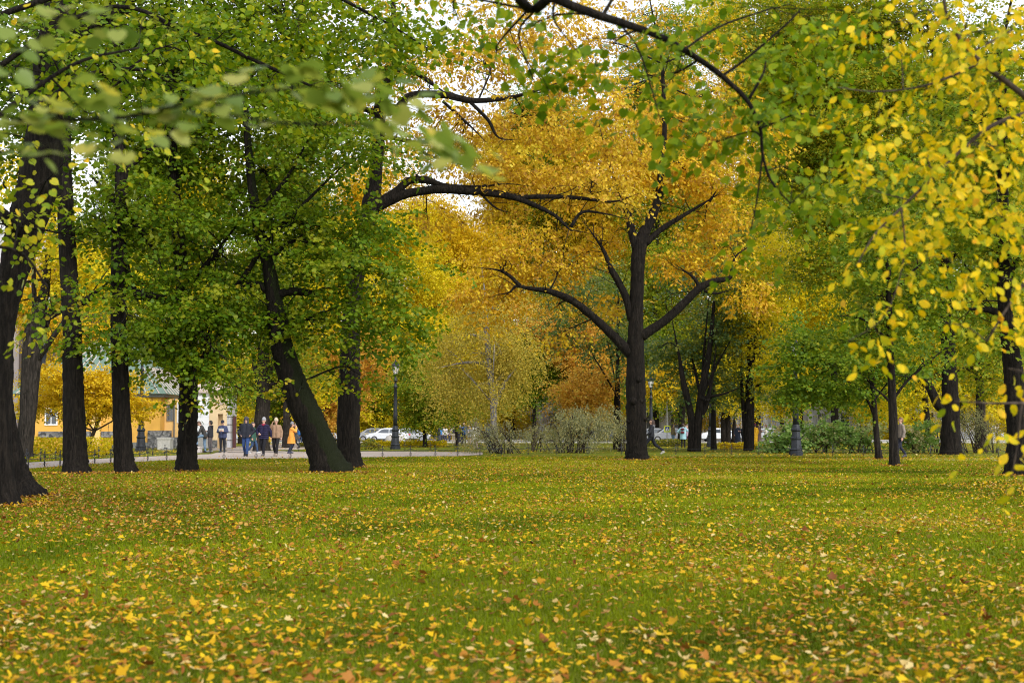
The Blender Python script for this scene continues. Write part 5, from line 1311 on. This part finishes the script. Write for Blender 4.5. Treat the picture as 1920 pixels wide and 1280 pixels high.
def capsule(a, ra, b_, rb, n=14):
    a, b_ = np.array(a, float), np.array(b_, float)
    t = b_ - a; L = np.linalg.norm(t)
    t = t / L if L > 1e-6 else np.array((0, 0, 1.0))
    u = np.cross(t, (0, 0, 1.0) if abs(t[2]) < .9 else (1.0, 0, 0)); u /= np.linalg.norm(u); w_ = np.cross(t, u)
    rings = []
    for k in range(1, 5):
        f = -math.pi / 2 + k * math.pi / 2 / 4
        rings.append((a + t * ra * math.sin(f), ra * math.cos(f)))
    for k in range(0, 4):
        f = k * math.pi / 2 / 4
        rings.append((b_ + t * rb * math.sin(f), rb * math.cos(f)))
    V = [a - t * ra]
    ang = np.arange(n) * 2 * math.pi / n
    for c, r in rings:
        V += list(c + r * (np.cos(ang)[:, None] * u + np.sin(ang)[:, None] * w_))
    V.append(b_ + t * rb)
    F = [(0, 1 + (k + 1) % n, 1 + k) for k in range(n)]
    for i in range(len(rings) - 1):
        for k in range(n):
            k2 = (k + 1) % n
            F.append((1 + i * n + k, 1 + i * n + k2, 1 + (i + 1) * n + k2, 1 + (i + 1) * n + k))
    m = 1 + (len(rings) - 1) * n
    F += [(m + k, m + (k + 1) % n, m + n) for k in range(n)]
    return V, F


def fuse(name, caps, vox, mat, parent, zmin=None, zmax=None, smooth=3):
    """one continuous skin round a set of tapered limbs"""
    mb = MB()
    for c in caps:
        V, F = capsule(*c)
        V = np.array(V)
        if zmin is not None: V[:, 2] = np.maximum(V[:, 2], zmin)
        if zmax is not None: V[:, 2] = np.minimum(V[:, 2], zmax)
        mb.add(V, F)
    me = mb.mesh('tmp'); o = bpy.data.objects.new('tmp', me); COL.objects.link(o)
    r = o.modifiers.new('r', 'REMESH'); r.mode = 'VOXEL'; r.voxel_size = vox
    s = o.modifiers.new('s', 'SMOOTH'); s.factor = .5; s.iterations = smooth
    dg = bpy.context.evaluated_depsgraph_get()
    m2 = bpy.data.meshes.new_from_object(o.evaluated_get(dg))
    bpy.data.objects.remove(o); bpy.data.meshes.remove(me)
    m2.name = name; m2.materials.clear()
    m2.polygons.foreach_set('use_smooth', [True] * len(m2.polygons))
    return link(name, m2, mat, parent)


ARM = {  # elbow, wrist, hand direction for the side s = 1
    'down': ((.27, -.03, 1.13), (.28, .06, .89), (-.05, .15, -1)), 'pocket': ((.34, -.10, 1.15), (.23, .08, .97), (-.5, .3, -.7)),
    'front': ((.27, .02, 1.14), (.10, .27, 1.17), (-.3, .8, .25)), 'phone': ((.31, .12, 1.22), (.15, .17, 1.50), (-.3, -.1, .9)),
    'face': ((.24, .22, 1.26), (.09, .24, 1.50), (-.3, .15, .9)), 'swingf': ((.26, .08, 1.13), (.25, .27, .96), (0, .5, -.8)),
    'swingb': ((.27, -.16, 1.15), (.28, -.20, .90), (0, -.1, -1)), 'hip': ((.38, -.06, 1.17), (.20, .15, 1.03), (-.8, .4, -.1)), 'knee': ((.26, .22, 1.20), (.13, .45, 1.08), (-.2, .9, -.2))}
LEG = {  # knee, ankle, toe for both sides (s = -1, 1)
    'stand': (((.10, .02, .50), (.10, -.03, .09), (.12, .15, .035)),) * 2,
    'walk': (((.10, .17, .52), (.10, .24, .10), (.10, .42, .06)), ((.10, .0, .49), (.10, -.24, .14), (.10, -.10, .035))),
    'stride': (((.09, .30, .56), (.09, .34, .10), (.09, .52, .05)), ((.10, -.18, .50), (.10, -.58, .20), (.10, -.46, .06))),
    'legup': (((.13, .44, .86), (.12, .42, .44), (.13, .60, .375)), ((.10, .02, .50), (.10, -.03, .09), (.12, .15, .035))),
    'bent': (((.10, .12, .50), (.10, -.08, .09), (.11, .10, .035)), ((.10, .05, .49), (.10, -.16, .09), (.11, .02, .035)))}


def person(px, py, label, yaw=180, H=1.74, arms=('down', 'down'), legs='stand', top=(.02, .02, .03), hem=.86, bottom=(.02, .02, .025), shoe=(.02, .02, .02), hair=(.06, .04, .03),
           hairlen=0, hat=None, lean=0.0, nod=0.0, bulk=1.0, vox=.016, d=None, flare=1.0, hood=None, collar=None, group=None, quilt=False, tname='jacket', lname='trousers', faces=True):
    d = d or gd(py)
    root = empty('person', W(px, py, d) * np.array((1, 1, 0)), label, 'person', group, rz=R(yaw))
    root.scale = (H / 1.75,) * 3
    ca, sa = math.cos(R(lean)), math.sin(R(lean))

    def up(p):  # lean the upper body forward about the hips
        y, z = p[1], p[2] - .95
        return (p[0], y * ca + z * sa, .95 - y * sa + z * ca)
    B, Jk, Tr = [], [], []
    cn, sn = math.cos(R(nod)), math.sin(R(nod))

    def hd(p):  # nod the head about the neck
        y, z = p[1] - .0, p[2] - 1.52
        return up((p[0], y * cn + z * sn, 1.52 - y * sn + z * cn))
    # head and neck
    B += [(up((0, -.01, 1.38)), .065, up((0, 0, 1.46)), .058), (up((0, 0, 1.46)), .056, hd((0, .01, 1.55)), .055), (hd((0, -.015, 1.665)), .088, hd((0, .012, 1.66)), .083), (hd((0, .02, 1.62)), .072, hd((0, .045, 1.565)), .046),
          (hd((0, .092, 1.645)), .012, hd((0, .108, 1.615)), .015), (hd((-.082, 0, 1.63)), .018, hd((-.088, -.005, 1.655)), .018), (hd((.082, 0, 1.63)), .018, hd((.088, -.005, 1.655)), .018)]
    for s in (-1, 1):
        B.append((up((s * .06, 0, 1.34)), .085, (s * .05, 0, 1.02), .09))
        Jk += [(up((s * .095, -.005, 1.37)), .105 * bulk, up((s * .085, .0, 1.12)), .125 * bulk), (up((s * .085, 0, 1.12)), .125 * bulk, (s * .085, 0, max(hem - .02, .55)), .135 * bulk * flare)]
        e, w_, dr = ARM[arms[0 if s < 0 else 1]]
        sh = np.array(up((s * .175, -.01, 1.40))); e = np.array(up((s * e[0], e[1], e[2]))); w_ = np.array(up((s * w_[0], w_[1], w_[2]))); dr = unit(np.array((s * dr[0], dr[1], dr[2])))
        B += [(sh, .05, e, .040), (e, .040, w_, .026)]
        Jk += [(sh, .072 * bulk, e, .060 * bulk), (e, .060 * bulk, w_ - .02 * dr, .046 * bulk)]
        # hand: palm, four fingers, thumb
        lat = unit(np.cross(dr, np.array((s, 0, 0.0)))) if abs(dr[0]) < .8 else np.array((0, 0, 1.0))
        inn = unit(np.cross(dr, lat)); inn = inn * (-1 if inn[0] * s > 0 else 1)
        pe = w_ + dr * .085
        B += [(w_ + dr * .01 + lat * .012, .024, pe + lat * .026, .017), (w_ + dr * .01 - lat * .012, .024, pe - lat * .026, .017)]
        for q, fl in enumerate((.066, .076, .070, .054)):
            f0 = pe + lat * (.030 - .020 * q); f1 = f0 + dr * fl * .55 + inn * fl * .12; f2 = f1 + unit(dr + inn * .9) * fl * .5
            B += [(f0, .0105, f1, .0098), (f1, .0098, f2, .0088)]
        t0 = w_ + dr * .03 + lat * .03; t1 = t0 + unit(dr + lat * 1.1 + inn * .3) * .04; B += [(t0, .014, t1, .0115), (t1, .0115, t1 + unit(dr + inn * .5) * .03, .010)]
        kn, an, toe = LEG[legs][0 if s < 0 else 1]
        hp = np.array((s * .095, 0, .92)); kn = np.array((s * kn[0], kn[1], kn[2])); an = np.array((s * an[0], an[1], an[2])); toe = np.array((s * toe[0], toe[1], toe[2]))
        B += [(hp, .085, kn, .055), (kn, .055, an, .036), (an, .038, toe, .028)]
        Tr += [((s * .07, 0, .98), .115, hp, .105), (hp, .105, kn, .072), (kn, .072, an + np.array((0, 0, .03)), .056)]
        sm = plain('shoe', shoe, .6) if s < 0 else sm
        heel = an + np.array((0, -.035, -.045))
        heel[2] = max(heel[2], .045)
        fuse('shoe', [(heel, .044, toe + np.array((0, 0, .012)), .040), (an + np.array((0, 0, .01)), .05, (an + toe) / 2 + np.array((0, 0, .01)), .044)], vox * .8, sm, root, zmin=.002 if legs != 'legup' else None, smooth=2)
    if hem < .7:
        Jk.append(((0, 0, .85), .17 * bulk, (0, .0, hem), .20 * bulk * flare))
    fuse('body', B, min(vox, .013) if vox < .02 else .018, M['skin'], root, smooth=1)
    fuse(lname, Tr, vox, plain('trouser cloth', bottom, .85, .25, 5, bmp=.2), root)
    jm = plain('jacket cloth', top, .75, .22, 5, bmp=.25)
    if quilt:
        nt_ = jm.node_tree; wv = N(nt_, 'ShaderNodeTexWave'); wv.bands_direction = 'Z'; wv.inputs['Scale'].default_value = 3.6
        nt_.links.new(N(nt_, 'ShaderNodeTexCoord').outputs['Object'], wv.inputs['Vector']); bump(nt_, nt_.nodes['Principled BSDF'], wv.outputs['Fac'], 1.0, .04)
    fuse(tname, Jk + [(up((0, -.02, 1.42)), .085, up((0, 0, 1.46)), .075)], vox, jm, root, zmin=hem if lean < 12 else None)
    if collar:
        fuse('scarf', [(up((-.05, .02, 1.46)), .06, up((.05, .02, 1.46)), .06), (up((0, -.03, 1.46)), .07, up((0, .04, 1.45)), .06)], vox, plain('scarf cloth', collar, .9), root)
    hc = plain('hair', hair, .6, .3, 20)
    if hat and hat[0] == 'hood':
        fuse('hood', [(hd((0, -.035, 1.69)), .118, hd((0, .0, 1.69)), .108), (hd((0, -.05, 1.60)), .11, hd((0, -.05, 1.50)), .11), (hd((-.085, .02, 1.60)), .035, hd((-.075, .02, 1.5)), .05), (hd((.085, .02, 1.60)), .035, hd((.075, .02, 1.5)), .05)], vox, plain('hood cloth', hat[1], .85), root)
    else:
        if hat and hat[0] == 'beanie':
            fuse('beanie', [(hd((0, -.02, 1.70)), .103, hd((0, .005, 1.70)), .098), (hd((0, -.03, 1.74)), .085, hd((0, -.02, 1.765)), .07)], vox, plain('knit', hat[1], .95, .2, 25), root)
        elif hat and hat[0] == 'cap':
            fuse('cap', [(hd((0, -.02, 1.70)), .1, hd((0, .005, 1.70)), .097), (hd((-.04, .08, 1.69)), .022, hd((-.03, .16, 1.675)), .014), (hd((.04, .08, 1.69)), .022, hd((.03, .16, 1.675)), .014), (hd((0, .08, 1.695)), .022, hd((0, .17, 1.675)), .014)], vox * .8, plain('cap cloth', hat[1], .85), root)
        hcaps = [(hd((0, -.03, 1.685)), .098, hd((0, -.005, 1.705)), .088), (hd((0, -.05, 1.64)), .088, hd((0, -.05, 1.60)), .075)]
        if hairlen >= 1: hcaps += [(hd((-.06, -.04, 1.64)), .05, up((-.07, -.05, 1.45)), .045), (hd((.06, -.04, 1.64)), .05, up((.07, -.05, 1.45)), .045), (hd((0, -.07, 1.64)), .065, up((0, -.1, 1.40)), .05)]
        if hairlen == 2: hcaps += [(hd((0, -.11, 1.68)), .045, up((0, -.17, 1.45)), .03)]
        if hat: hcaps = [(a, ra * .97, b_, rb * .97) for a, ra, b_, rb in hcaps]
        fuse('hair', hcaps, vox, hc, root)
    if hood:
        fuse('lowered_hood', [(up((-.07, -.09, 1.44)), .06, up((.07, -.09, 1.44)), .06), (up((0, -.1, 1.45)), .07, up((0, -.11, 1.36)), .06)], vox, plain('hood cloth', hood, .85), root)
    if faces:
        for s in (-1, 1):
            mb = MB(); V, F = capsule(hd((s * .032, .085, 1.66)), .011, hd((s * .034, .086, 1.66)), .011, 8); mb.add(V, F); mb.build('eye', M['eye'], root)
        mb = MB(); V, F = capsule(hd((-.022, .088, 1.582)), .007, hd((.022, .088, 1.582)), .007, 8); mb.add(V, F); mb.build('mouth', plain('lips', (.35, .12, .1), .5), root)
    root['_up'] = 0
    del root['_up']
    return root


def held(name, label, cat, who, caps, col, rough=.75, vox=.015, zmin=None):
    """a thing carried by a person, placed in that person's frame but an object of its own"""
    mb_root = empty(name, who.location, label, cat, rz=who.rotation_euler.z); mb_root.scale = who.scale
    o = fuse('body', caps, vox, plain(name, col, rough, .2, 9), mb_root, zmin=zmin)
    return mb_root


GP = 'people walking on the gravel path'
NAVY, BLK_, JEAN = (.018, .022, .05), (.012, .012, .014), (.05, .11, .26)
p1 = person(384, 848, 'person in a dark grey jacket and pale jeans with one foot up on a stone', 105, 1.78, ('knee', 'knee'), 'legup', (.035, .033, .032), .90, (.13, .20, .30), (.015, .015, .02), (.10, .06, .04), lean=24, nod=26, d=77.2, group=GP)
b_ = held('bag', 'black bag resting on the raised knee of the man in pale jeans', 'bag', p1, [((-.16, .40, .98), .11, (-.02, .42, 1.0), .11), ((-.14, .46, 1.10), .06, (0, .46, 1.10), .06)], (.012, .011, .012))
BLKx = np.array(p1.location)
k_ = np.array((-math.sin(R(105)) * .50 - math.cos(R(105)) * .12, math.cos(R(105)) * .50 - math.sin(R(105)) * .12)) * (1.78 / 1.75)
bpy.data.objects['granite_block'].location = (BLKx[0] + k_[0], BLKx[1] + k_[1], 0)
person(394, 846.5, 'person in a black hooded jacket just behind the man with his foot up', 75, 1.74, ('down', 'front'), 'stand', (.022, .022, .028), .84, (.10, .085, .09), (.3, .3, .32), (.02, .02, .02), hood=(.02, .02, .02), d=79.5, group=GP)
p3 = person(417, 848, 'person in a navy jacket and dark cap reading a white leaflet', 180, 1.74, ('front', 'front'), 'stand', (.035, .045, .10), .80, (.012, .013, .02), (.03, .04, .07), (.04, .03, .03), hat=('cap', (.015, .017, .03)), nod=18, bulk=1.12, d=78, group=GP)
o = empty('leaflet', p3.location, 'white leaflet held by the man in the dark cap', 'leaflet', rz=math.pi)
mb = MB(); mb.box(-.14, .14, -.004, .004, -.09, .09); lf = mb.build('sheet', plain('paper', (.8, .78, .76), .8, .02), o); lf.location = (0, .36, 1.24); lf.rotation_euler = (R(-35), 0, 0)
person(461, 857, 'person in a black hooded jacket and blue jeans walking towards us with hands in pockets', 178, 1.80, ('pocket', 'pocket'), 'walk', (.014, .016, .026), .84, (.025, .055, .16), (.012, .012, .016), (.02, .02, .02), hat=('hood', (.05, .05, .062)), bulk=1.25, d=66, group=GP, nod=6)
person(474, 850.5, 'person in a dark green coat half hidden behind the hooded walker', -100, 1.62, ('down', 'down'), 'walk', (.03, .09, .065), .70, (.03, .06, .13), (.5, .5, .5), (.08, .06, .05), bulk=1.1, d=74, group=GP)
p6 = person(494, 857, 'person in a quilted purple navy jacket and grey knit hat', 165, 1.76, ('swingb', 'hip'), 'walk', (.018, .015, .05), .80, (.01, .01, .014), (.1, .09, .09), (.1, .06, .05), hat=('beanie', (.30, .30, .32)), bulk=1.15, d=66, group=GP, quilt=True, collar=(.25, .02, .05))
p7 = person(517, 857, 'person in a tan jacket and black trousers with a hand raised to the face', 175, 1.74, ('down', 'phone'), 'walk', (.30, .19, .12), .86, (.012, .011, .013), (.3, .24, .2), (.45, .36, .25), hairlen=0, hat=('beanie', (.5, .42, .3)), bulk=1.1, d=66.5, group=GP, nod=5)
held('shoulder_bag', 'yellow and black bag hanging between the purple and tan jackets', 'bag', p7, [((.27, .05, .86), .07, (.27, .05, .72), .075)], (.62, .42, .03))
p8 = person(546, 850, 'person in a bright orange coat with a grey cap photographing something', -80, 1.62, ('face', 'face'), 'bent', (.72, .30, .05), .56, (.02, .025, .05), (.04, .045, .09), (.05, .05, .05), hat=('beanie', (.2, .2, .22)), bulk=1.22, d=75, group=GP, collar=(.015, .015, .02), lean=4, tname='coat')
person(554, 838, 'person in a dark coat just beyond the woman in the orange coat', 90, 1.66, ('down', 'front'), 'walk', (.05, .05, .05), .60, BLK_, BLK_, (.15, .13, .12), bulk=1.1, vox=.024, d=96, faces=False, tname='coat')
person(563, 829, 'distant person in a blue jacket beyond the orange coat', 180, 1.7, ('down', 'down'), 'stand', (.02, .11, .32), .85, (.03, .05, .10), BLK_, (.05, .04, .03), vox=.028, d=124, faces=False)
GM = 'people standing in the middle distance'
q1 = person(851, 829.5, 'person in a pale beige outfit with a small dark backpack seen from behind', 0, 1.68, ('down', 'down'), 'stand', (.55, .46, .36), .80, (.5, .42, .33), (.3, .25, .2), (.10, .08, .07), vox=.022, bulk=1.2, group=GM, faces=False, d=126)
held('backpack', 'small dark backpack on the person dressed in beige', 'backpack', q1, [((-.06, -.19, 1.30), .075, (.06, -.19, 1.30), .075), ((-.06, -.20, 1.10), .085, (.06, -.20, 1.10), .085), ((-.1, .02, 1.42), .05, (-.1, -.15, 1.34), .03), ((.1, .02, 1.42), .05, (.1, -.15, 1.34), .03)], (.03, .03, .045), vox=.02)
person(862.5, 828.5, 'person in a long black coat with grey hair beside the thin dark trunk', 10, 1.66, ('down', 'front'), 'stand', (.018, .018, .026), .30, BLK_, BLK_, (.35, .33, .31), vox=.022, bulk=1.1, group=GM, faces=False, d=118, flare=1.15, tname='coat')
q3 = person(870, 829, 'tall person in dark clothes wearing a blue backpack in the standing group', -20, 1.84, ('down', 'down'), 'stand', (.02, .06, .17), .82, BLK_, (.03, .03, .03), (.30, .20, .14), vox=.022, bulk=1.15, group=GM, faces=False, d=118)
held('backpack', 'blue backpack on the tall person in the standing group', 'backpack', q3, [((-.07, -.2, 1.36), .09, (.07, -.2, 1.36), .09), ((-.07, -.22, 1.08), .11, (.07, -.22, 1.08), .11), ((-.1, .02, 1.42), .05, (-.1, -.15, 1.36), .03), ((.1, .02, 1.42), .05, (.1, -.15, 1.36), .03)], (.015, .07, .25), vox=.02)
person(880, 829, 'person with white hair and a striped grey top beside the blue backpack', 160, 1.55, ('front', 'down'), 'stand', (.30, .30, .34), .75, (.42, .30, .22), (.2, .15, .1), (.6, .58, .55), hairlen=1, vox=.022, group=GM, faces=False, d=116)
person(892, 840, 'person in a white cream coat half hidden by the twiggy willow bush', -30, 1.74, ('down', 'down'), 'stand', (.62, .58, .50), .60, (.42, .32, .28), (.2, .16, .14), (.16, .10, .07), hairlen=1, vox=.02, bulk=1.2, group=GM, faces=False, d=95, tname='coat')
person(917, 843.5, 'person in dark blue trousers standing behind the white birch trunk', 0, 1.62, ('front', 'front'), 'stand', (.025, .06, .15), .80, (.015, .06, .17), BLK_, (.05, .04, .03), vox=.022, group=GM, faces=False, d=88)
w1 = person(1222, 855, 'person in black clothes striding left from behind the golden oak trunk', 88, 1.74, ('swingf', 'down'), 'stride', (.012, .013, .020), .88, (.009, .010, .017), (.35, .33, .30), (.05, .03, .025), hairlen=2, hood=(.16, .16, .18), d=70, bulk=1.05)
person(1262, 829, 'person in an olive jacket and jeans with a hand raised near the crosswalk sign', -60, 1.72, ('phone', 'down'), 'stand', (.13, .105, .055), .86, (.16, .24, .36), (.2, .18, .16), (.05, .04, .03), vox=.024, bulk=1.15, group=GM, faces=False, d=120)
w3 = person(1281, 838.5, 'person in a pale blue jacket with a raised arm seen from behind', -15, 1.68, ('hip', 'phone'), 'stand', (.30, .50, .58), .62, BLK_, BLK_, (.06, .04, .03), hairlen=0, vox=.02, bulk=1.15, group=GM, faces=False, d=100)
held('backpack', 'dark red patterned backpack on the person in the pale blue jacket', 'backpack', w3, [((-.08, -.18, 1.36), .08, (.04, -.18, 1.36), .08), ((-.08, -.2, 1.12), .09, (.04, -.2, 1.12), .09), ((-.1, .02, 1.42), .05, (-.1, -.15, 1.36), .03), ((.1, .02, 1.42), .05, (.1, -.15, 1.36), .03)], (.14, .02, .03), vox=.02)
person(1288, 832, 'person in a pink lilac top partly behind the pale blue jacket', 150, 1.6, ('down', 'down'), 'stand', (.42, .30, .40), .84, (.10, .03, .05), BLK_, (.2, .15, .12), vox=.026, group=GM, faces=False, d=112)
person(1383.5, 831, 'person with long fair hair in a long navy black coat left of the twin trunks', 175, 1.70, ('front', 'down'), 'stand', (.012, .017, .035), .22, BLK_, BLK_, (.40, .27, .14), hairlen=1, vox=.022, bulk=1.1, group=GM, faces=False, d=122, flare=1.3, tname='coat')
person(1393, 831, 'person in black standing partly behind the twin dark trunks', 110, 1.68, ('front', 'front'), 'stand', (.014, .015, .022), .80, (.02, .02, .03), BLK_, (.05, .04, .04), vox=.024, group=GM, faces=False, d=122)
person(1416, 830, 'person in a long mustard coat and dark red knit hat', -20, 1.74, ('hip', 'down'), 'stand', (.66, .36, .015), .25, BLK_, BLK_, (.05, .04, .03), hat=('beanie', (.14, .015, .05)), vox=.022, bulk=1.1, group=GM, faces=False, d=124, flare=1.15, tname='coat')
person(1423.5, 829.8, 'person in a long brown coat beside the mustard coat', -50, 1.66, ('down', 'front'), 'stand', (.16, .10, .085), .25, BLK_, BLK_, (.12, .07, .05), hairlen=1, vox=.022, bulk=1.1, group=GM, faces=False, d=124, flare=1.1, tname='coat')
person(1436, 829, 'person in a cream white jacket facing left by the flowering shrubs', 85, 1.74, ('front', 'front'), 'stand', (.62, .57, .50), .85, (.03, .03, .04), (.4, .4, .4), (.14, .08, .05), hairlen=1, vox=.024, group=GM, faces=False, d=126)
person(1690, 861, 'person with short hair in a grey brown fleece and dark trousers walking left', 100, 1.76, ('down', 'down'), 'walk', (.20, .165, .14), .88, (.014, .016, .03), (.06, .055, .06), (.16, .09, .05), d=63, bulk=1.15)
for i, (px, c, lab) in enumerate(((835, (.55, .5, .5), 'distant person in pale clothes right of the small far lamp post'), (830, (.05, .2, .5), 'distant person in bright blue beside the small far lamp post'), (843, (.12, .1, .1), 'distant dark figure left of the person in beige'))):
    person(px, 827.5, lab, 180 + i * 40, 1.66, ('down', 'down'), 'stand', c, .8, (.04, .04, .06), BLK_, (.1, .08, .06), vox=.03, faces=False, group=GM, d=138 + i)

# ------------------------------------------------------------------ daylight: a bright overcast sky
w = bpy.data.worlds.new('World'); SC.world = w
w.use_nodes = True
nt = w.node_tree; bg = nt.nodes['Background']
SUN_EL, SUN_AZ = R(42), R(145)
sky = N(nt, 'ShaderNodeTexSky', sky_type='NISHITA', sun_disc=False, sun_elevation=SUN_EL, sun_rotation=SUN_AZ)
hs = N(nt, 'ShaderNodeHueSaturation'); hs.inputs['Saturation'].default_value = .18; hs.inputs['Value'].default_value = 1.6
nt.links.new(sky.outputs[0], hs.inputs['Color'])
tc = N(nt, 'ShaderNodeTexCoord')
cl = ramp(nt, noise(nt, 2.5, 5, vec=tc.outputs['Generated']), [(.3, (.75, .77, .8)), (.7, (1.1, 1.1, 1.1))])
nt.links.new(mix(nt, 1.0, hs.outputs[0], cl.outputs[0], 'MULTIPLY'), bg.inputs[0])
bg.inputs[1].default_value = .12
sl = bpy.data.lights.new('sun', 'SUN'); sl.energy = 1.5; sl.angle = R(20); sl.color = (1, .95, .86)
so = bpy.data.objects.new('sun', sl); COL.objects.link(so)
sd = Vector((math.sin(SUN_AZ) * math.cos(SUN_EL), math.cos(SUN_AZ) * math.cos(SUN_EL), math.sin(SUN_EL)))
so.rotation_euler = (-sd).to_track_quat('-Z', 'Y').to_euler()
SC.view_settings.view_transform = 'Standard'
SC.view_settings.look = 'None'
SC.view_settings.exposure = 0.95
SC.view_settings.gamma = 1
cy = SC.cycles
cy.max_bounces = 6; cy.diffuse_bounces = 3; cy.glossy_bounces = 2; cy.transmission_bounces = 4; cy.transparent_max_bounces = 4
cy.use_denoising = True
cy.denoising_prefilter = 'NONE'; cy.denoising_input_passes = 'RGB_ALBEDO_NORMAL'
cy.pixel_filter_type = 'BLACKMAN_HARRIS'; cy.filter_width = 1.15
cy.sample_clamp_indirect = 6
